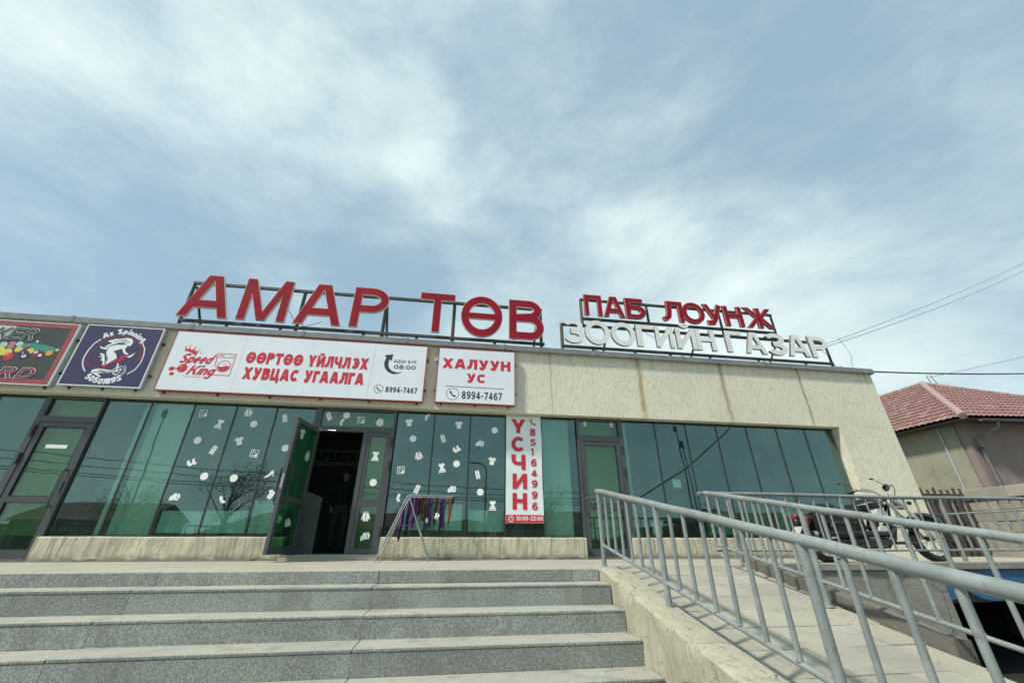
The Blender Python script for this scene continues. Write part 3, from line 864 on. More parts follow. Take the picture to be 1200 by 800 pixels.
for x0, x1 in ((XL, -7.16), (-6.14, -2.60), (-1.08, 2.52), (3.40, 8.62)):
    pm = MB(); n = max(2, int((x1 - x0) / .25)); vs = []
    for i in range(n + 1):
        x = x0 + (x1 - x0) * i / n
        vs += [(x, -0.215, 0.0), (x, -0.205 + rnd.uniform(-.004, .004), ZS - .02 + rnd.uniform(-.004, .004)), (x, -0.19, ZS + rnd.uniform(-.003, .005)), (x, 0.05, ZS + .004), (x, 0.05, 0.0)]
    pm.add(vs, [(i * 5 + j, i * 5 + j + 1, i * 5 + 6 + j, i * 5 + 5 + j) for i in range(n) for j in range(4)] + [(0, 1, 2, 3, 4), tuple(n * 5 + j for j in (4, 3, 2, 1, 0))])
    pm.build('plinth', 'plinth_render', B)
    fil = MB(); n2 = int((x1 - x0) / .12)
    vs = []
    for i in range(n2 + 1):
        x = x0 + (x1 - x0) * i / n2; d = rnd.uniform(.006, .05)
        vs += [(x, -0.215 - d, 0.001), (x, -0.217, 0.02 + rnd.uniform(0, .03)), (x, -.20, 0.0)]
    fil.add(vs, [(i * 3 + j, i * 3 + j + 1, i * 3 + 4 + j, i * 3 + 3 + j) for i in range(n2) for j in range(2)])
    fil.build('mortar_fillet', 'dark_concrete', B)
# metal coping in sheets
x = XL - .03
edges = [-13.53, -11.3, -9.25, -7.2, -5.15, -3.1, -1.05, 1.0, 3.05, 5.1, 7.15, 9.2, XR + .04]
for a, b in zip(edges, edges[1:]):
    c_ = MB()
    c_.box(a, b - .006, -0.275, 0.12, ZT + .001, ZT + .075, .006)
    c_.box(a, b - .006, -0.283, -0.268, ZT - .045, ZT + .06)
    c_.build('coping_sheet', 'coping_metal', B)
    if b < XR: MB().box(b - .035, b + .03, -0.289, 0.122, ZT - .02, ZT + .082).build('coping_joint', 'coping_metal', B)
MB().box(XR + .005, XR + .05, -0.27, 8.9, ZT - .05, ZT + .07).build('coping_sheet', 'coping_metal', B)

# ------------------------------------------------------------------ window stickers
def sp(points_list, strokes=(), discs=()):
    mb = MB()
    for i, p in enumerate(points_list): flat(mb, p, -.0004 * i)
    for p, w_, c_ in strokes: stroke(mb, p, w_, -.0008, c_)
    for c_, r_ in discs: disc(mb, c_, r_, r_, -.0006)
    return mb
shapes = {
 'shirt': sp([[(-.5, .2), (-.25, .45), (-.1, .4), (0, .34), (.1, .4), (.25, .45), (.5, .2), (.36, .05), (.26, .15), (.26, -.45), (-.26, -.45), (-.26, .15), (-.36, .05)]]),
 'dress': sp([[(-.2, .5), (-.07, .42), (.07, .42), (.2, .5), (.36, .28), (.22, .15), (.15, .0), (.38, -.34), (-.38, -.34), (-.15, 0), (-.22, .15), (-.36, .28)], [(-.38, -.38), (.38, -.38), (.4, -.5), (-.4, -.5)]]),
 'trousers': sp([[(-.24, .5), (-.02, .5), (-.03, -.5), (-.26, -.5)], [(.02, .5), (.24, .5), (.26, -.5), (.03, -.5)]]),
 'jacket': sp([[(-.15, .5), (.15, .5), (.22, .4), (.03, .30), (.03, -.45), (.25, -.45), (.27, .0), (.32, -.3), (.47, -.25), (.28, .36), (.22, .40), (.15, .5)][:11],
               [(-.15, .5), (-.03, .42), (-.03, -.45), (-.25, -.45), (-.27, .0), (-.32, -.3), (-.47, -.25), (-.28, .36)]]),
 'sock': sp([[(-.2, .5), (.15, .5), (.15, -.02), (.42, -.28), (.28, -.5), (0, -.38), (-.2, -.1)]]),
 'socks': sp([[(-.45, .3), (-.2, .42), (-.12, .05), (.1, .0), (.05, -.25), (-.25, -.25), (-.42, -.02)], [(.05, .45), (.3, .5), (.32, .12), (.5, .02), (.42, -.22), (.12, -.16), (.05, .08)]]),
 'shoes': sp([[(-.5, -.25), (-.42, .1), (-.2, .2), (0, .35), (.2, .3), (.25, .05), (.15, -.28)], [(.0, -.3), (.27, -.2), (.3, .28), (.45, .2), (.5, -.1), (.3, -.38)]]),
 'heel': sp([[(-.5, -.38), (-.42, -.22), (-.1, -.05), (.2, .35), (.42, .4), (.48, .1), (.44, -.32), (.38, -.32), (.36, .02), (.12, -.2), (-.2, -.36)]]),
 'disc': sp([], [], [((0, 0), .44)]),
 'washer': sp([], [([(-.42, -.42), (.42, -.42), (.42, .42), (-.42, .42)], .07, True), (arc(0, -.05, .23, .23, 0, 345, 18), .07, True), ([(-.3, .31), (-.1, .31)], .08, False)], [((.28, -.22), .17)]),
}
SM = {}
for k_, mb in shapes.items(): SM[k_] = mb.mesh('sticker', 'sticker_white')
SIZE = {'shirt': .18, 'dress': .19, 'trousers': .17, 'jacket': .18, 'sock': .15, 'socks': .18, 'shoes': .19, 'heel': .17, 'disc': .16, 'washer': .16}
STK = [('washer', -4.56, 2.39, 8), ('dress', -4.23, 2.21, -14), ('disc', -4.5, 1.9, 0), ('trousers', -4.19, 1.74, -20), ('socks', -4.47, 1.5, 15), ('disc', -4.2, 1.29, 0), ('shoes', -4.55, .95, 12),
       ('jacket', -3.8, 2.44, 10), ('disc', -3.65, 2.23, 0), ('shirt', -3.81, 1.91, 18), ('washer', -3.5, 1.7, -8), ('disc', -3.72, 1.27, 0), ('sock', -3.81, .91, 20),
       ('trousers', -3.14, 2.36, 16), ('disc', -3.0, 1.81, 0), ('heel', -3.16, 1.35, 6), ('shirt', -3.04, 1.01, -28), ('disc', -2.83, .62, 0),
       ('trousers', -2.36, 2.43, 28), ('sock', -2.11, 2.33, -35), ('disc', -2.04, 2.46, 0), ('washer', -1.76, 2.38, 6), ('jacket', -1.4, 2.35, -18),
       ('dress', -1.39, 1.71, 0), ('disc', -1.36, 1.24, 0), ('jacket', -1.4, .67, 4), ('shoes', -1.37, .36, 25),
       ('shirt', -.85, 2.37, 8), ('sock', -.52, 2.5, -48), ('disc', -.74, 2.06, 0), ('jacket', -.6, 1.74, 12), ('washer', -.9, 1.47, 4), ('trousers', -.57, 1.14, -22), ('sock', -.89, .99, -20),
       ('shirt', .12, 2.36, 3), ('trousers', -.17, 2.08, 20), ('socks', .11, 1.87, 20), ('disc', .12, 1.61, 0), ('dress', -.15, 1.53, 12), ('shoes', .06, 1.15, 14),
       ('disc', .84, 2.28, 0), ('shoes', .55, 2.01, 5), ('shirt', .8, 1.68, -8), ('trousers', .53, 1.42, 14), ('disc', .59, 1.11, 0), ('dress', .83, .88, 0)]
used = set()

def stick(pane, x0, x1, z0, z1, y):
    for i_, (k_, x, z, a) in enumerate(STK):
        if i_ not in used and x0 < x < x1 and z0 < z < z1:
            used.add(i_); s_ = SIZE[k_] * .90
            inst(SM[k_], 'sticker', pane, (x, y, z), (0, R(-a), 0), (s_, 1, s_))

def pane(x0, x1, z0, z1, y, m, parent=B, name='window_pane', g=0.012):
    o = MB().box(x0 + g, x1 - g, y, y + 0.012, z0, z1).build(name, m, parent)
    stick(o, x0, x1, z0, z1, y - 0.0025)
    return o

def run(xs):
    for a, b in zip(xs, xs[1:]): pane(a, b, ZS + .02, ZG - .035, -0.006, 'window_glass')
    for x in xs[1:-1]:
        MB().box(x - .013, x + .013, -0.009, 0.03, ZS + .02, ZG - .035).build('mullion', 'mullion_dark', B)
    MB().box(xs[0], xs[-1], -0.02, 0.05, ZG - .035, ZG - .002).build('head_frame', 'mullion_dark', B)
    MB().box(xs[0], xs[-1], -0.02, 0.05, ZS + .005, ZS + .022).build('sill_frame', 'mullion_dark', B)

run([-13.4, -12.85, -12.14, -11.43, -10.71, -10.0, -9.29, -8.58, -7.87, -7.16])
run([-6.17, -5.46, -4.74, -4.02, -3.31, -2.60])
run([-1.08, -.36, .35, 1.06, 1.79, 2.52])
run([3.52, 4.27, 4.98, 5.70, 6.43, 7.17, 7.88, 8.60])

# ------------------------------------------------------------------ doors
def frame_rect(mb, x0, x1, z0, z1, ws, y0, y1):
    l, r_, b, t_ = ws
    mb.box(x0, x0 + l, y0, y1, z0, z1); mb.box(x1 - r_, x1, y0, y1, z0, z1)
    mb.box(x0 + l, x1 - r_, y0 + .002, y1 - .002, z0, z0 + b); mb.box(x0 + l, x1 - r_, y0 + .002, y1 - .002, z1 - t_, z1)

def d_handle(parent, x, y, z0, z1, sx, sy=-1):
    """long flat D handle standing off the leaf"""
    h = MB()
    h.tube([(x, y + sy * .0, z0), (x + sx * .015, y + sy * .065, z0), (x + sx * .02, y + sy * .07, z0 + .02), (x + sx * .02, y + sy * .07, z1 - .02), (x + sx * .015, y + sy * .065, z1), (x, y, z1)], .014, 8)
    h.build('handle', 'handle_metal', parent)

def leaf(parent_b, x0, x1, z0, z1, hinge, gl, zm=(.835, .925), handle=True):
    """one glazed leaf as a part of the building"""
    f = MB(); y0, y1 = -0.045, 0.005
    frame_rect(f, x0, x1, z0, z1, (.08, .08, .11, .08), y0, y1)
    f.box(x0 + .08, x1 - .08, y0 + .002, y1 - .002, zm[0], zm[1])
    d_ = f.build('door', 'frame_grey', parent_b)
    pane(x0 + .08, x1 - .08, zm[1], z1 - .08, -0.022, gl, d_, 'door_pane', 0.0)
    pane(x0 + .08, x1 - .08, z0 + .11, zm[0], -0.022, gl, d_, 'door_pane', 0.0)
    g_ = MB()
    for za, zb in ((zm[1], z1 - .08), (z0 + .11, zm[0])): frame_rect(g_, x0 + .079, x1 - .079, za, zb, (.008,) * 4, -0.047, -0.02)
    g_.build('gasket', 'mullion_dark', d_)
    return d_

def door_portal(x0, x1, lx0, lx1, hinge_left, stickers=True):
    f = MB()
    frame_rect(f, x0, x1, 0.045, ZG - .003, (lx0 - x0, x1 - lx1, .02, .05), -0.055, 0.04)
    f.box(lx0, lx1, -0.053, 0.038, 2.13, 2.235)
    f.build('door_frame', 'frame_grey', B)
    pane(lx0, lx1, 2.235, ZG - .053, -0.01, 'door_glass', B, 'transom_pane', 0.0)

# left door
door_portal(-7.13, -6.19, -7.04, -6.22, True)
dl = leaf(B, -7.03, -6.23, 0.055, 2.125, True, 'door_glass')
d_handle(dl, -6.27, -0.045, .78, 1.34, -1)
MB().box(-6.79, -6.47, -0.026, -0.0225, 1.69, 1.75).build('notice', 'sticker_white', dl)
MB().box(-6.262, -6.24, -0.062, -0.045, 1.0, 1.16).build('lock_plate', 'handle_metal', dl)
hg = MB(); hg.tube([(-7.06, -.07, 1.42), (-7.06, -.07, 1.60)], .016, 8); hg.tube([(-7.06, -.07, 1.88), (-7.06, -.07, 2.06)], .016, 8); hg.build('hinge', 'mullion_dark', dl)
# right door
door_portal(2.53, 3.52, 2.58, 3.43, False)
dr_ = leaf(B, 2.585, 3.425, 0.055, 2.125, False, 'door_glass')
d_handle(dr_, 2.63, -0.045, .77, 1.37, 1)
hg = MB(); hg.tube([(3.47, -.07, 1.42), (3.47, -.07, 1.59)], .016, 8); hg.tube([(3.47, -.07, 1.88), (3.47, -.07, 2.05)], .016, 8); hg.build('hinge', 'mullion_dark', dr_)
kn = MB(); kn.tube([(2.63, -.045, 1.02), (2.63, -.07, 1.02)], .02, 10); kn.build('lock', 'steel', dr_)
for x in (2.70, 3.28):
    MB().box(x, x + .06, -0.0135, -0.0105, 2.44, 2.53).build('notice', 'curtain', dr_)
MB().tube([(2.76, -.026, .93), (2.76, -.0225, .93)], .012, 8).build('suction_cup', 'sticker_white', dr_)
MB().tube([(2.93, -.026, .93), (2.93, -.0225, .93)], .012, 8).build('suction_cup', 'sticker_white', dr_)
# centre portal: fixed side light, open leaf
f = MB(); frame_rect(f, -2.59, -1.09, 0.085, ZG - .003, (.11, .05, .015, .05), -0.055, 0.04)
f.box(-2.48, -1.14, -0.053, 0.038, 2.14, 2.24)
f.box(-1.66, -1.58, -0.054, 0.036, 0.10, 2.14)
f.build('door_frame', 'frame_grey', B)
pane(-2.48, -1.14, 2.24, ZG - .053, -0.01, 'door_glass', B, 'transom_pane', 0.0)
sd = MB(); frame_rect(sd, -1.578, -1.142, .10, 2.138, (.06, .09, .075, .07), -0.045, 0.005); sd.box(-1.518, -1.232, -0.043, .003, .84, .955)
sdo = sd.build('side_light', 'frame_grey', B)
pane(-1.518, -1.232, .955, 2.068, -0.022, 'door_glass', sdo, 'door_pane', 0)
pane(-1.518, -1.232, .175, .84, -0.022, 'door_glass', sdo, 'door_pane', 0)
hg = MB()
for za, zb in ((1.45, 1.62), (1.88, 2.04), (.35, .5)): hg.tube([(-1.12, -.065, za), (-1.12, -.065, zb)], .016, 8)
hg.build('hinge', 'mullion_dark', sdo)
th = MB().box(-2.62, -1.08, -0.26, 0.25, 0.0, 0.07); th.build('threshold', 'terrace_concrete', B)
MB().box(-2.60, -1.09, -0.265, -0.02, 0.0705, 0.084).build('threshold_strip', 'steel', B)
MB().box(-7.15, -6.15, -0.24, 0.25, 0.0, 0.035).build('threshold', 'dark_concrete', B)
MB().box(2.53, 3.4, -0.2, 0.25, 0.0, 0.035).build('threshold', 'dark_concrete', B)
# the open leaf, modelled closed along +x and swung on its hinge
HX, HY = -2.455, -0.05
ol = bpy.data.objects.new('door', None)
lf = MB(); frame_rect(lf, 0.01, .865, .10, 2.155, (.075, .085, .11, .08), -0.045, 0.01); lf.box(.085, .78, -.043, .008, .84, .925)
me = lf.mesh('door', 'frame_grey')
bpy.data.objects.remove(ol)
ol = bpy.data.objects.new('door', me); COL.objects.link(ol); ol.parent = B; ol.location = Vector((HX, HY, 0)) - O(B)
ol['label'] = 'open glass door leaf swung out towards the steps'
ol.rotation_euler = (0, 0, 0)
def lp(mb, name, m, smooth=False):
    me_ = mb.mesh(name, m, Vector((0, 0, 0)), smooth); o_ = bpy.data.objects.new(name, me_); COL.objects.link(o_); o_.parent = ol; return o_
lp(MB().box(.085, .78, -.022, -.010, .925, 2.075), 'door_pane', 'leaf_glass')
lp(MB().box(.085, .78, -.022, -.010, .21, .84), 'door_pane', 'leaf_glass')
for sy, yb in ((-1, -.045), (1, .01)):
    h = MB(); h.tube([(.80, yb, .80), (.795, yb + sy * .06, .80), (.79, yb + sy * .065, .82), (.79, yb + sy * .065, 1.33), (.795, yb + sy * .06, 1.35), (.80, yb, 1.35)], .013, 8)
    lp(h, 'handle', 'mullion_dark')
lp(MB().box(.845, .8665, -.035, 0.0, 1.02, 1.24), 'lock_plate', 'steel')
lp(MB().box(.0855, .10, -.0465, -.044, .21, 2.07), 'edge_strip', 'sticker_white')
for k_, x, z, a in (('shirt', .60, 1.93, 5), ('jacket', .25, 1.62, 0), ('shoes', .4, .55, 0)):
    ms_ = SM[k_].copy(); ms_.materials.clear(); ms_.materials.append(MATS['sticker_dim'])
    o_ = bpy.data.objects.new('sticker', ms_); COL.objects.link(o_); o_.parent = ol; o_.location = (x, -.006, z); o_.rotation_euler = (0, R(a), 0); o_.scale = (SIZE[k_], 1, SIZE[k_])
ol.rotation_euler = (0, 0, R(-98))
cl_ = MB(); cl_.tube([(-2.50, -.06, 2.15), (-2.15, -.14, 2.13)], .011, 8); cl_.box(-2.46, -2.44, -.09, -.05, 2.12, 2.17)
cl_.build('door_closer', 'steel', B)

# ------------------------------------------------------------------ interior
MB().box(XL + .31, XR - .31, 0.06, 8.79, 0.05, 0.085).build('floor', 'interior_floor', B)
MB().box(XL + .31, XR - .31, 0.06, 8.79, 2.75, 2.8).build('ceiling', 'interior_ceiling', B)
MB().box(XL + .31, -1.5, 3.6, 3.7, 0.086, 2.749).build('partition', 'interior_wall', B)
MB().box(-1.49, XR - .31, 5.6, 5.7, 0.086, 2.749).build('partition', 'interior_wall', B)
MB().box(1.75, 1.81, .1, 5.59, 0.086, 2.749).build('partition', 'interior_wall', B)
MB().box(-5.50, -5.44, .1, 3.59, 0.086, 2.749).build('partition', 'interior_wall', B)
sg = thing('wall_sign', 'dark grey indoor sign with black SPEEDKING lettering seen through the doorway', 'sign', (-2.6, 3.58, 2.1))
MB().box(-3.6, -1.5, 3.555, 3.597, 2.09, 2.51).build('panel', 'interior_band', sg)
tx = MB(); text(tx, 'SPEEDKING', -3.54, -2.02, 2.20, 2.43, 3.552, .26, .12); tx.build('lettering', 'void_black', sg)
for x, y in ((-2.25, 1.75), (-2.12, 1.5)):
    l_ = MB(); l_.lathe([(0.0, 2.742), (.045, 2.742), (.045, 2.748), (0, 2.748)], (x, y, 0), 'z', 12)
    tag(l_.build('ceiling_light', 'lamp_on'), 'small round downlight in the dark ceiling, %s of the pair' % ('farther' if y > 1.6 else 'nearer'), 'ceiling light', 'downlights inside the doorway')
for x0, x1, m, y, lb_ in ((-5.42, -4.76, 'curtain', .14, 'pale green blind behind the second pane right of the left door'), (1.82, 2.38, 'curtain', .14, 'pale green blind behind the pane right of the vertical banner'),
                          (-5.62, -5.50, 'curtain', .16, 'narrow strip of pale blind beside the wider blind near the left door'), (3.60, 3.66, 'curtain', .16, 'narrow strip of pale blind beside the right door'),
                          (-7.0, -6.25, 'curtain_green', .2, 'green blind hanging behind the left glass door'), (2.6, 3.4, 'curtain_green', .25, 'green blind hanging behind the right glass door'),
                          (-2.42, -1.15, 'curtain_green', .2, None)):
    cm = MB(); n = max(4, int((x1 - x0) / .05)); z0_, z1_ = (.36, 2.58)
    if lb_ is None: z0_, z1_ = 2.24, 2.58; lb_ = 'short green blind in the transom above the open doorway'
    vs = []
    for i in range(n + 1):
        xx = x0 + (x1 - x0) * i / n; yy = y - .05 + .0025 * math.sin(i * 1.1)
        vs += [(xx, yy, z0_), (xx, yy, z1_), (xx, yy + .01, z1_), (xx, yy + .01, z0_)]
    cm.add(vs, [(i * 4 + j, i * 4 + (j + 1) % 4, i * 4 + 4 + (j + 1) % 4, i * 4 + 4 + j) for i in range(n) for j in range(4)] + [(0, 3, 2, 1), (n * 4, n * 4 + 1, n * 4 + 2, n * 4 + 3)])
    tag(cm.build('blind', m), lb_, 'blind')
tag(MB().box(-1.53, -1.2, .07, .09, .15, 2.1).build('blind', 'curtain_green'), 'narrow green blind behind the side light of the open doorway', 'blind')
# pale boards stood behind the glass
for x0, x1, z0, z1, m, lb_ in ((-4.70, -4.05, .40, .74, 'counter_board', 'pale green board behind the window with the topmost washing machine sticker'),
                               (-4.03, -3.33, .40, .75, 'counter_board', 'pale green board behind the window with the jacket sticker'),
                               (-3.30, -2.75, .40, .92, 'counter_board', 'taller pale green board behind the window next to the open door'),
                               (-.80, -.40, .46, .76, 'counter_board', 'small pale green board behind the drying rack'),
                               (-.34, .28, .46, .90, 'counter_board', 'pale green board with slanted end right of the drying rack'),
                               (.40, 1.05, .44, .80, 'counter_board', 'pale green board behind the window left of the vertical banner'),
                               (3.95, 4.15, .40, .62, 'counter_board', 'small pale board behind the first window right of the right door'),
                               (5.9, 6.55, .40, .84, 'green_box', 'dark green box behind the window near the motorcycle tail'),
                               (6.65, 7.3, .40, .84, 'green_box', 'dark green box behind the window above the saddlebag'),
                               (5.1, 5.8, .40, .82, 'green_box', 'dark green box behind the window left of the motorcycle')):
    tag(MB().box(x0, x1, .07, .10, z0, z1, .006).build('board', m), lb_, 'board')
tag(MB().box(4.50, 4.68, .03, .034, 1.26, 1.42).build('paper_notice', 'sticker_white'), 'small white paper notice taped inside the window right of the right door', 'notice')
lb2 = MB(); lb2.add([(-2.72, .42, .09), (-2.30, .42, .09), (-2.34, .55, 1.02), (-2.70, .55, 1.16), (-2.72, .45, .09), (-2.30, .45, .09), (-2.34, .58, 1.02), (-2.70, .58, 1.16)],
                    [(0, 1, 2, 3), (7, 6, 5, 4), (0, 4, 5, 1), (1, 5, 6, 2), (2, 6, 7, 3), (3, 7, 4, 0)])
tag(lb2.build('leaning_board', 'interior_board'), 'grey board leaning just inside the doorway behind the open leaf', 'board')

# ------------------------------------------------------------------ person in the doorway gloom
def person():
    x, y, z = -2.30, 2.0, .086
    me_ = bpy.data.meshes.new('person')
    J = {'pel': (0, 0, .88, .125), 'wai': (0, 0, 1.03, .115), 'che': (0, .01, 1.24, .145), 'nek': (0, 0, 1.40, .06), 'n2': (0, -.01, 1.46, .052), 'hd': (0, -.02, 1.54, .085), 'ht': (0, -.01, 1.63, .07)}
    for s, n_ in ((-1, 'l'), (1, 'r')):
        J.update({n_ + 'hip': (s * .095, 0, .82, .095), n_ + 'kn': (s * .11, -.02, .46, .062), n_ + 'an': (s * .12, .02, .08, .04), n_ + 'to': (s * .13, -.14, .035, .035),
                  n_ + 'sh': (s * .17, .01, 1.34, .062), n_ + 'el': (s * .23, .02, 1.06, .044), n_ + 'wr': (s * .21, -.12, .86, .028), n_ + 'pa': (s * .205, -.165, .80, .030)})
        for k_ in range(4): J['%sf%d' % (n_, k_)] = (s * (.205 + .016 * (k_ - 1.5)), -.20 - .006 * abs(k_ - 1.5), .745 + .008 * abs(k_ - 1.3), .0085)
        J[n_ + 'th'] = (s * .165, -.175, .775, .009)
    E_ = [('pel', 'wai'), ('wai', 'che'), ('che', 'nek'), ('nek', 'n2'), ('n2', 'hd'), ('hd', 'ht')]
    for n_ in 'lr':
        E_ += [('pel', n_ + 'hip'), (n_ + 'hip', n_ + 'kn'), (n_ + 'kn', n_ + 'an'), (n_ + 'an', n_ + 'to'), ('che', n_ + 'sh'), (n_ + 'sh', n_ + 'el'), (n_ + 'el', n_ + 'wr'), (n_ + 'wr', n_ + 'pa'), (n_ + 'pa', n_ + 'th')] + [(n_ + 'pa', '%sf%d' % (n_, k_)) for k_ in range(4)]
    ks = list(J); me_.from_pydata([J[k_][:3] for k_ in ks], [(ks.index(a), ks.index(b)) for a, b in E_], [])
    o_ = bpy.data.objects.new('person', me_); COL.objects.link(o_)
    md = o_.modifiers.new('s', 'SKIN'); sv = me_.skin_vertices[0].data
    for i, k_ in enumerate(ks): sv[i].radius = (J[k_][3], J[k_][3] * (.8 if k_ in ('pel', 'wai', 'che') else 1)); sv[i].use_root = k_ == 'pel'
    m2 = o_.modifiers.new('b', 'SUBSURF'); m2.levels = 2
    bpy.context.view_layer.update()
    nm = bpy.data.meshes.new_from_object(o_.evaluated_get(bpy.context.evaluated_depsgraph_get()))
    bpy.data.objects.remove(o_)
    nm.materials.clear()
    for m in ('jacket_dark', 'trousers_grey', 'skin', 'black_leather'): nm.materials.append(MATS[m])
    for p in nm.polygons:
        c = p.center; p.use_smooth = True
        p.material_index = 2 if c.z > 1.42 or (c.y < -.115 and .7 < c.z < .89 and abs(c.x) > .15) else (3 if c.z < .1 else (1 if c.z < .93 and abs(c.x) < .19 else 0))
    o_ = bpy.data.objects.new('person', nm); COL.objects.link(o_); o_.location = (x, y, z); o_.rotation_euler = (0, 0, R(15))
    tag(o_, 'person in dark patterned jacket and grey trousers standing in the dark doorway', 'person')
    h = MB(); h.ball((0, .015, 1.585), .092, .10, .095, 14, 9)
    h.v = [v for v in h.v]
    hm = h.mesh('hair', 'hair', smooth=True); ho = bpy.data.objects.new('hair', hm); COL.objects.link(ho); ho.parent = o_
    fc = MB()
    fc.prism([(-.012, 1.535), (.012, 1.535), (0, 1.575)], lambda u, v, d_: (u * (1 if d_ else .5), -.105 - d_, v), 0.0, .018)
    fm = fc.mesh('nose', 'skin'); fo = bpy.data.objects.new('nose', fm); COL.objects.link(fo); fo.parent = o_
    for s in (-1, 1):
        e_ = MB().ball((s * .034, -.098, 1.575), .012, .006, .007, 8, 5); em = e_.mesh('eye', 'hair'); eo = bpy.data.objects.new('eye', em); COL.objects.link(eo); eo.parent = o_
        e_ = MB().ball((s * .09, .0, 1.56), .012, .02, .032, 8, 5); em = e_.mesh('ear', 'skin'); eo = bpy.data.objects.new('ear', em); COL.objects.link(eo); eo.parent = o_
    e_ = MB().ball((0, -.10, 1.51), .026, .006, .006, 8, 5); em = e_.mesh('mouth', 'frame_red'); eo = bpy.data.objects.new('mouth', em); COL.objects.link(eo); eo.parent = o_
person()

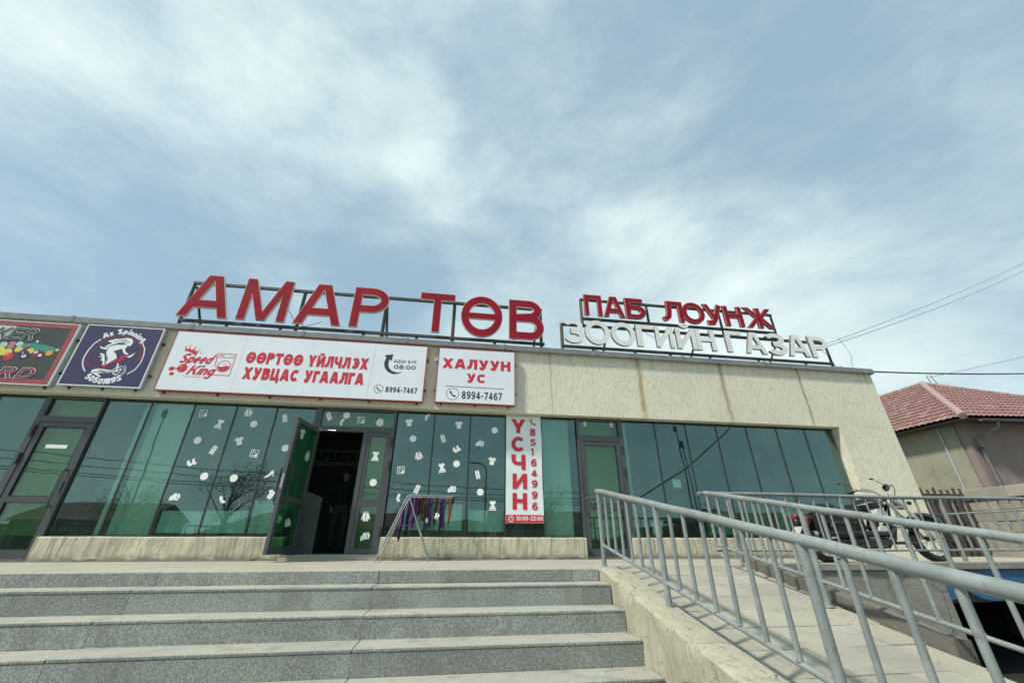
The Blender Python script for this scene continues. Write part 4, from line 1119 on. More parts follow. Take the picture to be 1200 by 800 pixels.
# ================================================================== SIGNS
# print layouts measured in metres on the facade (x, z)
PR = {
'hair': [(-6.126,3.677),(-6.042,3.669),(-5.992,3.613),(-5.99,3.553),(-6.012,3.506),(-6.06,3.528),(-6.149,3.571),(-6.207,3.557),(-6.28,3.502),(-6.33,3.469),(-6.372,3.417),(-6.44,3.432),(-6.489,3.457),(-6.474,3.478),(-6.417,3.453),(-6.379,3.514),(-6.314,3.549),(-6.372,3.574),(-6.407,3.582),(-6.372,3.614),(-6.299,3.63),(-6.337,3.647),(-6.272,3.642),(-6.183,3.659)],
'body': [(-6.068,3.528),(-6.103,3.535),(-6.226,3.526),(-6.334,3.479),(-6.349,3.399),(-6.326,3.324),(-6.281,3.231),(-6.285,3.108),(-6.251,3.12),(-6.202,3.189),(-6.167,3.22),(-6.129,3.26),(-6.166,3.335),(-6.238,3.398),(-6.185,3.421),(-6.119,3.455),(-6.074,3.38),(-6.01,3.336),(-5.967,3.349),(-6.032,3.393),(-6.073,3.458),(-6.045,3.51)],
'leg': [(-6.435,3.268),(-6.365,3.267),(-6.371,3.206),(-6.326,3.19),(-6.307,3.106),(-6.281,3.118),(-6.296,3.192),(-6.36,3.331),(-6.428,3.345),(-6.424,3.317),(-6.377,3.297)],
'frame_red': [(-6.322,3.106),(-6.042,3.257),(-5.989,3.241),(-6.198,3.142),(-6.259,3.063)],
'bar_white': [(-5.987,3.299),(-5.943,3.327),(-5.874,3.394),(-5.895,3.325),(-5.934,3.283)],
'grip_red': [(-6.087,3.311),(-5.997,3.323),(-5.984,3.29),(-6.042,3.257),(-6.083,3.264)],
'base': [(-6.425,2.951),(-6.43,3.015),(-6.344,3.048),(-6.057,3.02),(-6.016,3.032),(-6.02,3.003),(-6.278,2.96),(-6.322,2.957),(-6.237,2.898),(-6.263,2.887),(-6.359,2.936),(-6.407,2.961)],
'fork': [(-6.085,3.168),(-6.062,3.17),(-6.027,3.022),(-6.057,3.02)],
'wheel_c': [(-6.012,3.023),(-5.884,3.031),(-6.064,3.154)],
'arc_left': [(-6.533,3.622),(-6.604,3.527),(-6.643,3.398),(-6.656,3.263),(-6.642,3.169),(-6.603,3.078),(-6.529,2.981)],
'arc_right': [(-5.837,3.595),(-5.755,3.481),(-5.721,3.346),(-5.719,3.192),(-5.762,3.057),(-5.852,2.967)],
'ring_red_out': [(-6.476,3.596),(-6.353,3.686),(-6.206,3.717),(-6.03,3.68),(-5.907,3.609),(-5.809,3.477),(-5.768,3.324),(-5.787,3.207)],
'ring_red_left': [(-6.468,3.577),(-6.546,3.424),(-6.573,3.249),(-6.565,3.155),(-6.504,3.084),(-6.409,3.057),(-6.311,3.078)],
'text_az': [(-6.507,3.634),(-6.442,3.669),(-6.379,3.71),(-6.31,3.739),(-6.236,3.755),(-6.147,3.752),(-6.045,3.72),(-5.945,3.667),(-5.833,3.605)],
'text_num': [(-6.491,2.892),(-6.403,2.843),(-6.315,2.812),(-6.223,2.79),(-6.133,2.79),(-6.05,2.809),(-5.971,2.841),(-5.895,2.882)],
'crown': [(-5.082,3.488),(-5.079,3.541),(-5.077,3.563),(-5.037,3.518),(-5.017,3.546),(-5.022,3.581),(-4.977,3.513),(-4.937,3.525),(-4.919,3.562),(-4.901,3.492),(-4.846,3.496),(-4.835,3.505),(-4.851,3.442),(-4.856,3.389),(-4.95,3.453),(-5.016,3.475)],
'crown_dots': [(-5.079,3.568),(-5.017,3.591),(-4.916,3.575),(-4.83,3.515),(-4.792,3.464)],
'speed': [(-5.118,3.24),(-5.179,3.419),(-4.553,3.243),(-4.605,3.411)],
'king': [(-4.912,3.032),(-4.961,3.199),(-4.445,3.01),(-4.496,3.177)],
'laundry': [(-4.933,2.967),(-4.935,2.994),(-4.591,2.971),(-4.593,2.998)],
'circles': [(-5.004,3.136),(-4.92,3.142),(-5.176,3.117),(-5.127,3.12),(-5.142,3.018),(-5.103,3.02)],
'washer': [(-4.47,3.196),(-4.496,3.467),(-4.168,3.472),(-4.175,3.035),(-4.461,3.038)],
'washer_bar': [(-4.48,3.388),(-4.16,3.392)],
'drum': [(-4.32,3.215),(-4.207,3.222)],
'line1': [(-3.984,3.298),(-4.005,3.537),(-1.733,3.309),(-1.731,3.557)],
'line2': [(-3.954,2.98),(-3.964,3.229),(-1.746,2.987),(-1.784,3.224)],
't0800': [(-1.241,3.358),(-1.245,3.45),(-0.809,3.358),(-0.813,3.445)],
'odor': [(-1.257,3.481),(-1.257,3.546),(-0.807,3.498),(-0.814,3.563)],
'ph1': [(-1.337,2.861),(-1.345,2.974),(-0.732,2.867),(-0.736,2.982)],
'phc1': [(-1.469,2.924),(-1.385,2.928)],
'arrow': [(-1.445,3.643),(-1.285,3.673),(-1.296,3.521),(-1.342,3.556),(-1.355,3.471),(-1.335,3.38),(-1.268,3.311),(-1.165,3.28),(-1.056,3.302),(-1.146,3.254),(-1.243,3.243),(-1.347,3.287),(-1.416,3.374),(-1.44,3.484),(-1.412,3.579)],
'divider': [(-1.642,3.849),(-1.663,2.758)],
'hot1': [(-0.291,3.435),(-0.291,3.655),(1.109,3.44),(1.113,3.663)],
'hot2': [(0.215,3.153),(0.214,3.347),(0.62,3.148),(0.62,3.343)],
'hotline': [(-0.187,3.055),(0.98,3.047)],
'phc2': [(-0.042,2.895),(0.078,2.901)],
'ph2': [(0.135,2.798),(0.141,2.958),(0.938,2.811),(0.947,2.965)],
'bar_letters': [(1.17,2.516),(1.466,2.236),(1.177,2.162),(1.461,1.871),(1.178,1.814),(1.456,1.529),(1.199,1.454),(1.48,1.174),(1.199,1.103),(1.474,0.812)],
'bar_digits': [(1.551,2.337),(1.671,2.189),(1.553,2.125),(1.669,1.995),(1.567,1.939),(1.625,1.804),(1.563,1.736),(1.679,1.597),(1.559,1.526),(1.686,1.404),(1.57,1.338),(1.683,1.205),(1.566,1.135),(1.678,1.004),(1.567,0.942),(1.678,0.809)],
'bar_band': [(1.074,0.726),(1.77,0.586),(1.263,0.698),(1.765,0.626),(1.554,2.507),(1.654,2.387),(1.166,0.656),(1.216,0.657)],
'ker': [(-7.786,3.494),(-7.564,3.502),(-7.63,3.742),(-7.936,3.512),(-8.127,3.751),(-7.842,3.754),(-8.069,3.511)],
'ard': [(-7.51,2.784),(-7.398,2.791),(-7.252,2.943),(-7.477,3.001),(-7.644,2.794),(-7.802,2.998)],
'balls': [(-7.553,3.208),(-7.334,3.232),(-7.201,3.251),(-7.504,3.324),(-7.695,3.32),(-7.696,3.17),(-7.859,3.233),(-7.812,3.349),(-7.752,3.439),(-7.991,3.412),(-7.59,3.365),(-7.48,3.498),(-7.142,3.321),(-7.307,3.386),(-7.119,3.371),(-7.576,3.414)],
'poker_in': [(-7.032,2.75),(-7.048,3.789),(-6.987,3.886),(-6.958,2.684)],
'sj': [(4.02,4.07),(6.0,4.01),(8.0,4.01),(4.03,2.79),(6.07,2.89),(8.0,2.98)],
}
YS = -0.318          # plane of the printed faces

def sign_box(name, label, x0, x1, z0, z1, face, edge, rim=0.015, brackets=True, side=None):
    t_ = thing(name, label, 'sign', ((x0 + x1) / 2, -0.2, z0))
    MB().box(x0 + .006, x1 - .006, YS + .010, -.205, z0 + .006, z1 - .006).build('box', side or edge, t_)
    f_ = MB(); frame_rect(f_, x0, x1, z0, z1, (rim,) * 4, YS - .004, YS + .03); f_.build('frame', edge, t_)
    MB().box(x0 + rim, x1 - rim, YS, YS + .008, z0 + rim, z1 - rim).build('panel', face, t_)
    if brackets:
        for i in range(max(2, int((x1 - x0) / .8)) + 1):
            xx = x0 + .12 + (x1 - x0 - .24) * i / max(2, int((x1 - x0) / .8))
            b_ = MB(); b_.box(xx - .012, xx + .012, -.235, -.2005, z0 - .035, z0 + .005); b_.build('bracket', 'sign_steel', t_); b_ = MB(); b_.box(xx - .008, xx + .008, -.25, -.201, z1 - .005, z1 + .025)
            b_.build('bracket', 'sign_steel', t_)
        for zz in (z0 + .25, z1 - .3):
            b_ = MB(); b_.box(x1 - .004, x1 + .035, -.245, -.2005, zz, zz + .03); b_.build('bracket', 'sign_steel', t_); b_ = MB(); b_.box(x0 - .035, x0 + .004, -.245, -.2005, zz, zz + .03)
            b_.build('bracket', 'sign_steel', t_)
    return t_

def bb(key):
    p = PR[key]; return p[0][0], (p[2][0] + p[3][0]) / 2, (p[0][1] + p[2][1]) / 2, (p[1][1] + p[3][1]) / 2

def phone_icon(par, key, m):
    (cx, cz), (ex, ez) = PR[key]; r_ = ex - cx
    mb = MB(); stroke(mb, arc(cx, cz, r_, r_, 0, 345, 24), .010, YS - .001, True)
    stroke(mb, arc(cx + r_ * .45, cz + r_ * .45, r_ * .8, r_ * .8, 190, 260, 8), r_ * .22, YS - .0013)
    disc(mb, (cx - r_ * .36, cz + r_ * .30), r_ * .17, r_ * .24, YS - .0016, 10); disc(mb, (cx + r_ * .30, cz - r_ * .36), r_ * .24, r_ * .17, YS - .0016, 10)
    mb.build('phone_icon', m, par)

# laundry sign
s1 = sign_box('laundry_signboard', 'long white signboard with red Cyrillic lettering, crown logo and washing machine', -5.33, -.61, 2.70, 3.90, 'vinyl_white', 'frame_red')
m = MB(); x0, x1, z0, z1 = bb('line1'); text(m, 'ӨӨРТӨӨ ҮЙЛЧЛЭХ', x0, x1, z0, z1, YS - .001, .30, .07); m.build('lettering', 'print_red', s1); m = MB()
x0, x1, z0, z1 = bb('line2'); text(m, 'ХУВЦАС УГААЛГА', x0, x1, z0, z1, YS - .001, .30, .07); m.build('lettering', 'print_red', s1)
m = MB(); x0, x1, z0, z1 = bb('speed'); text(m, 'Speed', x0, x1, z0 + .0, z1 + .02, YS - .0012, .22, .04, .42); m.build('lettering', 'print_red', s1); m = MB()
x0, x1, z0, z1 = bb('king'); text(m, 'King', x0, x1, z0, z1 + .02, YS - .0012, .22, .04, .42); m.build('lettering', 'print_red', s1)
m = MB(); flat(m, PR['crown'], YS - .001)
for c in PR['crown_dots']: disc(m, c, .012, .012, YS - .001, 8)
m.build('crown_emblem', 'print_red', s1)
m = MB(); c = PR['circles']; disc(m, c[0], .085, .085, YS - .0006); disc(m, c[2], .048, .042, YS - .0008); disc(m, c[4], .04, .035, YS - .0004); stroke(m, [c[0], c[2]], .03, YS - .0002); m.build('bubble_emblem', 'print_red', s1)
m = MB(); disc(m, (c[0][0] - .03, c[0][1] + .04), .016, .008, YS - .0018, 8); disc(m, (c[0][0] - .02, c[0][1] - .045), .01, .008, YS - .0018, 8); m.build('bubble_shine', 'print_white', s1)
m = MB(); x0, x1, z0, z1 = bb('laundry'); text(m, 'LAUNDRY', x0, x1, z0, z1, YS - .001, .16, .5, .15); m.build('lettering', 'print_red', s1)
m = MB(); wv = PR['washer']; stroke(m, wv, .014, YS - .001); stroke(m, [(-4.478, 3.39), (-4.168, 3.392)], .012, YS - .0014)
stroke(m, [(-4.45, 3.43), (-4.37, 3.432)], .02, YS - .0014); stroke(m, [(-4.28, 3.43), (-4.26, 3.43)], .012, YS - .0014); stroke(m, [(-4.235, 3.43), (-4.19, 3.43)], .012, YS - .0014)
dc = PR['drum'][0]; stroke(m, arc(dc[0], dc[1], .112, .112, 0, 350, 30), .013, YS - .0012, True)
flat(m, [(dc[0] + .10 * math.cos(R(a)), dc[1] + .10 * math.sin(R(a))) for a in range(182, 366, 12)] + [(dc[0] + .04, dc[1] + .018), (dc[0] - .03, dc[1] - .012)], YS - .0016)
stroke(m, [(dc[0] - .03, dc[1] + .05), (dc[0] + .03, dc[1] + .052)], .01, YS - .0014)
m.build('washing_machine_emblem', 'print_red', s1)
m = MB(); stroke(m, PR['divider'], .005, YS - .001); m.build('divider_line', 'print_grey', s1)
for x in (-4.07, -2.83):
    MB().box(x - .0015, x + .0015, YS - .0009, YS - .0001, 2.72, 3.88).build('panel_seam', 'print_grey', s1)
m = MB(); flat(m, PR['arrow'], YS - .001); m.build('arrow_emblem', 'print_dark', s1)
m = MB(); x0, x1, z0, z1 = bb('t0800'); text(m, '08:00', x0, x1, z0, z1, YS - .001, .17, .10); m.build('lettering', 'print_dark', s1); m = MB()
x0, x1, z0, z1 = bb('ph1'); text(m, '8994-7467', x0, x1, z0, z1, YS - .001, .21, .12); m.build('lettering', 'print_dark', s1); m = MB()
x0, x1, z0, z1 = bb('odor'); text(m, 'ӨДӨР БҮР', x0, x1, z0, z1, YS - .001, .17, .14); m.build('lettering', 'print_dark', s1)
phone_icon(s1, 'phc1', 'print_dark')

# hot water sign
s2 = sign_box('hot_water_signboard', 'small square white signboard with red ХАЛУУН УС lettering above a phone number', -.385, 1.21, 2.71, 3.895, 'vinyl_white', 'frame_red')
m = MB(); x0, x1, z0, z1 = bb('hot1'); text(m, 'ХАЛУУН', x0, x1, z0, z1, YS - .001, .27, .09); m.build('lettering', 'print_red', s2); m = MB()
x0, x1, z0, z1 = bb('hot2'); text(m, 'УС', x0, x1, z0, z1, YS - .001, .27, .09); m.build('lettering', 'print_red', s2)
m = MB(); stroke(m, PR['hotline'], .013, YS - .001); m.build('underline', 'print_dark', s2); m = MB(); x0, x1, z0, z1 = bb('ph2'); text(m, '8994-7467', x0, x1, z0, z1, YS - .001, .19, .12); m.build('lettering', 'print_dark', s2)
phone_icon(s2, 'phc2', 'print_dark')

# spinning studio sign
s3 = sign_box('spinning_signboard', 'dark navy signboard with a white figure on an exercise bike in a circle', -6.85, -5.555, 2.715, 3.91, 'navy', 'print_white', .016, True, 'print_grey')
m = MB(); stroke(m, PR['arc_left'], .020, YS - .0006); stroke(m, PR['arc_right'], .018, YS - .0006); m.build('circle_emblem', 'print_white', s3)
m = MB(); stroke(m, PR['ring_red_out'], .024, YS - .0010); stroke(m, PR['ring_red_left'], .020, YS - .0012)
stroke(m, [(-6.53, 3.15), (-6.50, 3.20), (-6.42, 3.22), (-6.38, 3.17), (-6.43, 3.12)], .010, YS - .0008); stroke(m, [(-5.80, 3.45), (-5.83, 3.30), (-5.90, 3.18)], .010, YS - .0008)
m.build('swirl_emblem', 'print_maroon', s3)
m = MB(); flat(m, PR['body'], YS - .0028)
for k_, d_ in (('hair', .0032), ('leg', .0025), ('bar_white', .0022), ('base', .0021), ('fork', .0024)): flat(m, PR[k_], YS - d_)
m.build('rider_emblem', 'print_white', s3)
for pts in ([(-6.40, 3.455), (-6.28, 3.52), (-6.16, 3.60)], [(-6.30, 3.585), (-6.20, 3.625), (-6.10, 3.64)], [(-6.33, 3.50), (-6.22, 3.565), (-6.10, 3.62)], [(-6.21, 3.545), (-6.12, 3.575), (-6.04, 3.60)], [(-6.30, 3.30), (-6.27, 3.22), (-6.28, 3.14)], [(-6.33, 3.02), (-6.20, 2.995), (-6.08, 3.01)], [(-6.39, 2.975), (-6.30, 2.985), (-6.2, 2.98)]):
    m = MB(); stroke(m, pts, .011, YS - .0040); m.build('shade_line', 'navy', s3)
m = MB(); wc = PR['wheel_c'][0]
stroke(m, arc(wc[0], wc[1], .115, .125, -100, 60, 16), .010, YS - .0018); stroke(m, arc(wc[0], wc[1], .085, .09, -150, 120, 18), .009, YS - .0017); stroke(m, arc(wc[0] - .03, wc[1], .06, .065, 0, 345, 18), .012, YS - .0016, True)
stroke(m, [(wc[0] - .09, wc[1] - .02), (wc[0] + .05, wc[1] + .03)], .014, YS - .0015); m.build('wheel_emblem', 'print_white', s3)
m = MB(); flat(m, PR['frame_red'], YS - .0036); flat(m, PR['grip_red'], YS - .0036); m.build('bike_frame_emblem', 'print_red', s3)
m = MB(); text_on_path(m, 'Az Spinning', PR['text_az'], .105, YS - .001, .25, .07); m.build('lettering', 'print_white', s3); m = MB(); text_on_path(m, '50501895', [(a, b - .030) for a, b in PR['text_num']], .105, YS - .001, .24, .07); m.build('lettering', 'print_white', s3)

# billiard sign, running out of the left of the frame
s4 = sign_box('billiard_signboard', 'dark signboard with red border, outlined italic lettering and printed pool balls', -10.4, -6.975, 2.69, 3.89, 'board_dark', 'print_white', .012, True, 'print_grey')
m = MB(); frame_rect(m, -10.385, -6.992, 2.705, 3.875, (.085, .085, .085, .085), YS - .0035, YS - .0005); m.build('border', 'frame_red', s4)
m = MB(); flat(m, [(-8.7, 3.78), (-7.95, 3.78), (-8.0, 3.60), (-8.12, 3.46), (-8.7, 3.40)], YS - .0006); m.build('print_glow', 'board_pale', s4)
m = MB(); flat(m, [(-7.72, 3.44), (-7.50, 3.47), (-7.30, 3.43), (-7.12, 3.38), (-7.12, 3.34), (-7.45, 3.27), (-7.7, 3.33)], YS - .0008); m.build('felt_print', 'ball_green', s4)
BL = [(-7.99, 3.40, .06, 'board_pale'), (-7.86, 3.43, .05, 'ball_pink'), (-7.75, 3.435, .05, 'board_pale'), (-8.12, 3.38, .07, 'board_pale'), (-7.58, 3.40, .04, 'ball_green'),
      (-7.86, 3.36, .05, 'ball_pink'), (-7.72, 3.33, .055, 'ball_yellow'), (-7.60, 3.36, .045, 'print_maroon'), (-8.0, 3.26, .10, 'ball_yellow'), (-7.53, 3.31, .055, 'ball_yellow'), (-7.86, 3.26, .07, 'ball_yellow'),
      (-7.80, 3.18, .075, 'print_red'), (-7.60, 3.235, .085, 'navy'), (-7.39, 3.26, .08, 'print_maroon'), (-7.22, 3.29, .055, 'ball_orange'), (-7.12, 3.355, .03, 'board_pale'), (-8.15, 3.2, .1, 'ball_yellow'), (-7.50, 3.50, .02, 'print_white')]
for i_, (x, z, r_, m_) in enumerate(BL):
    m = MB(); disc(m, (x, z), r_ * 1.05, r_, YS - .001 - .00025 * i_, 18); o_ = m.build('ball_print', m_, s4)
    if m_ != 'print_white':
        m = MB(); disc(m, (x - r_ * .25, z + r_ * .4), r_ * .2, r_ * .12, YS - .0062 - .00005 * i_, 8); m.build('ball_shine', 'print_white', o_)
m = MB(); disc(m, (-7.575, 3.205), .036, .032, YS - .0064, 12); disc(m, (-7.43, 3.29), .03, .026, YS - .0064, 12); disc(m, (-7.34, 3.235), .03, .026, YS - .0064, 12); m.build('ball_number_disc', 'print_white', s4)
m = MB(); text(m, '8', -7.59, -7.56, 3.19, 3.22, YS - .0068, .2, .1); m.build('lettering', 'print_dark', s4); m = MB(); text(m, '9', -7.44, -7.42, 3.28, 3.30, YS - .0068, .2, .1); m.build('lettering', 'print_dark', s4)
def outlined(s, x0, x1, z0, z1, fill, rim):
    a = MB(); text(a, s, x0, x1, z0, z1, YS - .0075, .17, .20, .30, .030); a.build('lettering_outline', rim, s4)
    a = MB(); text(a, s, x0, x1, z0, z1, YS - .0105, .17, .20, .30, -.004); a.build('lettering', fill, s4)
outlined('SNOOKER', -9.20, -7.60, 3.52, 3.745, 'board_dark', 'print_white')
outlined('BILLIARD', -9.10, -7.30, 2.79, 2.99, 'print_maroon', 'print_white')

# vertical hairdresser banner on the glass
YB = -0.028
s5 = thing('vertical_banner', 'tall narrow white banner with red УСЧИН letters stacked beside a phone number', 'banner', (1.42, YB, .58))
m = MB(); n = 14
vs = []
for i in range(n + 1):
    z = .585 + (2.59 - .585) * i / n; o_ = .004 * math.sin(i * 1.3)
    vs += [(1.07, YB - o_, z), (1.42, YB + o_ * .4, z), (1.785 + .004 * math.sin(i * .8), YB - o_ * .5, z)]
m.add(vs, [(i * 3 + j, i * 3 + j + 1, i * 3 + 4 + j, i * 3 + 3 + j) for i in range(n) for j in range(2)])
m.build('sheet', 'vinyl_pale', s5)
YB -= .006
m = MB(); p = PR['bar_letters']
for i, ch in enumerate('ҮСЧИН'):
    a, b = p[2 * i], p[2 * i + 1]; text(m, ch, a[0], b[0], b[1], a[1], YB, .24, .1)
p = PR['bar_digits']
for i, ch in enumerate('85164996'):
    a, b = p[2 * i], p[2 * i + 1]; text(m, ch, a[0], b[0], b[1], a[1], YB, .21, .1)
(a, b) = PR['bar_band'][4:6]
stroke(m, arc(a[0] + .10, b[1] + .11, .075, .075, 175, 275, 9), .026, YB)
disc(m, (a[0] + .030, b[1] + .125), .016, .024, YB - .0003, 10); disc(m, (a[0] + .115, b[1] + .036), .024, .016, YB - .0003, 10)
m.build('lettering', 'print_red', s5)
m = MB(); m.box(1.075, 1.78, YB - .001, YB + .001, .592, .722); m.build('band', 'print_red', s5)
m = MB(); text(m, '10:00-22:00', 1.265, 1.765, .628, .70, YB - .003, .19, .13)
stroke(m, arc(1.168, .656, .045, .045, 0, 345, 18), .012, YB - .003, True); stroke(m, [(1.168, .685), (1.168, .655), (1.187, .655)], .009, YB - .0034); m.build('lettering', 'print_white', s5)

# ------------------------------------------------------------------ rooftop letters
YL = -0.16
def roof_sign(name, label, letters, face, side, rimmat, rim, bars, loc, wd, depth=.09):
    t_ = thing(name, label, 'rooftop sign', loc)
    for r_ in bars:
        (x0, z0, y0), (x1, z1, y1), rr = r_
        rr *= 1.3
        mb = MB()
        if abs(x1 - x0) > abs(z1 - z0) and abs(x1 - x0) > abs(y1 - y0): mb.box(x0, x1, y0 - rr, y0 + rr, z0 - rr, z0 + rr)
        else: mb.tube([(x0, y0, z0), (x1, y1, z1)], rr * 1.2, 4)
        mb.build('frame_bar', 'sign_steel', t_)
    for ch, x0, x1, z0, z1 in letters:
        W = glyph(ch, wd)[0]; sx = (x1 - x0) / W; sz = z1 - z0
        tilt = rnd.uniform(-.004, .004)
        fn = lambda u, v, d_: (x0 + u * sx, YL + d_ + tilt * v, z0 + v * sz)
        mb = MB(); put_glyph(mb, ch, wd, fn, 0.0, depth, rim, .0006)
        o_ = mb.build('letter', [rimmat, side], t_)
        me_ = o_.data
        for pl_ in me_.polygons: pl_.material_index = 0 if abs(pl_.normal.y) > .7 else 1
        if face != rimmat:
            mb = MB(); put_glyph(mb, ch, wd, fn, -.006, None, .002, .0006); mb.build('letter_face', face, o_)
    return t_

L1 = [('А', -5.60, -4.675, 4.32, 5.30), ('М', -4.50, -3.59, 4.325, 5.30), ('А', -3.41, -2.485, 4.33, 5.30), ('Р', -2.30, -1.575, 4.335, 5.30),
      ('Т', -.885, -.14, 4.34, 5.30), ('Ө', .03, .94, 4.30, 5.32), ('В', 1.11, 1.89, 4.31, 5.30)]
yb_ = YL + .13
bars = [((-5.60, 5.17, yb_), (1.90, 5.17, yb_), .022), ((-5.60, 4.27, yb_), (1.93, 4.27, yb_), .022)]
for x in (-5.58, -3.37, -1.63, -.135, 1.86): bars.append(((x, 4.08, yb_ + .01), (x, 5.19, yb_ + .01), .024))
for x in (-4.7, -3.67, -2.01, -.9, .8): bars.append(((x, 4.08, yb_ + .01), (x, 4.27, yb_ + .01), .02))
for x in (-5.54, -1.63, 1.80): bars.append(((x, 5.1, yb_ + .03), (x, 4.0, yb_ + .95), .018))
roof_sign('rooftop_letters', 'large red АМАР ТӨВ letters with pale edges on a dark steel roof frame', L1, 'sign_red', 'sign_rim', 'sign_rim', .015, bars, (-1.8, YL, 4.0), .16, .05)
L2 = [('П', 2.92, 3.34, 5.07, 5.62), ('А', 3.39, 3.90, 5.07, 5.62), ('Б', 3.95, 4.44, 5.07, 5.62), ('Л', 4.90, 5.43, 5.07, 5.63), ('О', 5.42, 6.0, 5.06, 5.64), ('У', 6.01, 6.50, 5.07, 5.63), ('Н', 6.55, 7.04, 5.075, 5.63), ('Ж', 7.14, 7.87, 5.08, 5.64)]
bars = [((2.86, 5.55, yb_), (8.0, 5.55, yb_), .02), ((2.86, 5.02, yb_), (7.95, 5.02, yb_), .022)]
for x in (2.87, 4.56, 6.5, 7.98): bars.append(((x, 4.86, yb_ + .01), (x, 5.57, yb_ + .01), .024))
roof_sign('rooftop_letters', 'smaller red ПАБ ЛОУНЖ letters on the upper row of the right roof frame', L2, 'sign_red', 'sign_red_side', 'sign_rim', .02, bars, (5.4, YL, 4.86), .18, .055)
L3 = [('З', 2.37, 2.85, 4.30, 4.90), ('О', 2.87, 3.46, 4.30, 4.92), ('О', 3.50, 4.09, 4.31, 4.92), ('Г', 4.12, 4.59, 4.33, 4.90), ('И', 4.60, 5.05, 4.34, 4.89), ('Й', 5.12, 5.62, 4.34, 4.88), ('Н', 5.63, 6.12, 4.34, 4.89),
      ('Г', 6.40, 6.84, 4.34, 4.91), ('А', 6.89, 7.45, 4.345, 4.92), ('З', 7.49, 8.03, 4.34, 4.93), ('А', 8.05, 8.63, 4.35, 4.93), ('Р', 8.70, 9.21, 4.35, 4.94)]
bars = [((2.36, 4.86, yb_ + .06), (9.37, 4.86, yb_ + .06), .022), ((2.36, 4.29, yb_ + .06), (9.37, 4.29, yb_ + .06), .022)]
for x in (2.37, 9.36): bars.append(((x, 4.08, yb_ + .07), (x, 4.88, yb_ + .07), .026))
for x in (3.1, 4.12, 5.0, 6.02, 7.3, 8.6): bars.append(((x, 4.08, yb_ + .07), (x, 4.29, yb_ + .07), .024))
for x in (3.5, 5.8, 8.0): bars.append(((x, 4.8, yb_ + .1), (x + .05, 4.0, yb_ + 1.0), .018))
roof_sign('rooftop_letters', 'grey white ЗООГИЙН ГАЗАР letters on the lower row of the right roof frame', L3, 'letter_white', 'letter_edge', 'letter_white', .0, bars, (5.8, YL, 4.0), .19, .06)
# loose leads hanging among the letters
for i_, (pts, lb_) in enumerate([([(-3.75, 5.1, 0), (-3.62, 4.7, 0), (-3.45, 4.45, 0), (-3.2, 4.3, 0), (-2.9, 4.45, 0)], 'thin loose cable drooping between the М and second А of the large red letters'),
                                 ([(-1.25, 4.25, 0), (-1.1, 4.12, 0), (-1.02, 4.08, 0)], 'short loose cable hanging at the coping below the gap in the large red letters'),
                                 ([(4.2, 5.0, 0), (4.4, 4.72, 0), (4.62, 4.6, 0), (4.9, 4.62, 0)], 'thin loose cable drooping between the white Г and И'),
                                 ([(9.0, 4.6, 0), (9.2, 4.45, 0), (9.3, 4.2, 0), (9.7, 4.05, 0)], 'thin loose cable hanging from the end of the white letter frame')]):
    mb = MB(); mb.tube([(x, YL + .05 + .02 * j, z) for j, (x, z, _) in enumerate(pts)], .006, 5)
    tag(mb.build('loose_cable', 'wire'), lb_, 'cable')

# ================================================================== RAILINGS
def unit_tube(r, l, n=12):
    mb = MB(); mb.tube([(0, 0, 0), (0, 0, l)], r, n); return mb
BALU = unit_tube(.0155, .60).mesh('baluster', 'rail_paint', smooth=True)
BALU_O = unit_tube(.0125, .67, 8).mesh('baluster', 'rail_paint_old', smooth=True)

BEAD = MB().ball((0, 0, 0), 1, 1, 1, 8, 5).mesh('weld_bead', 'rail_paint_old', smooth=True)

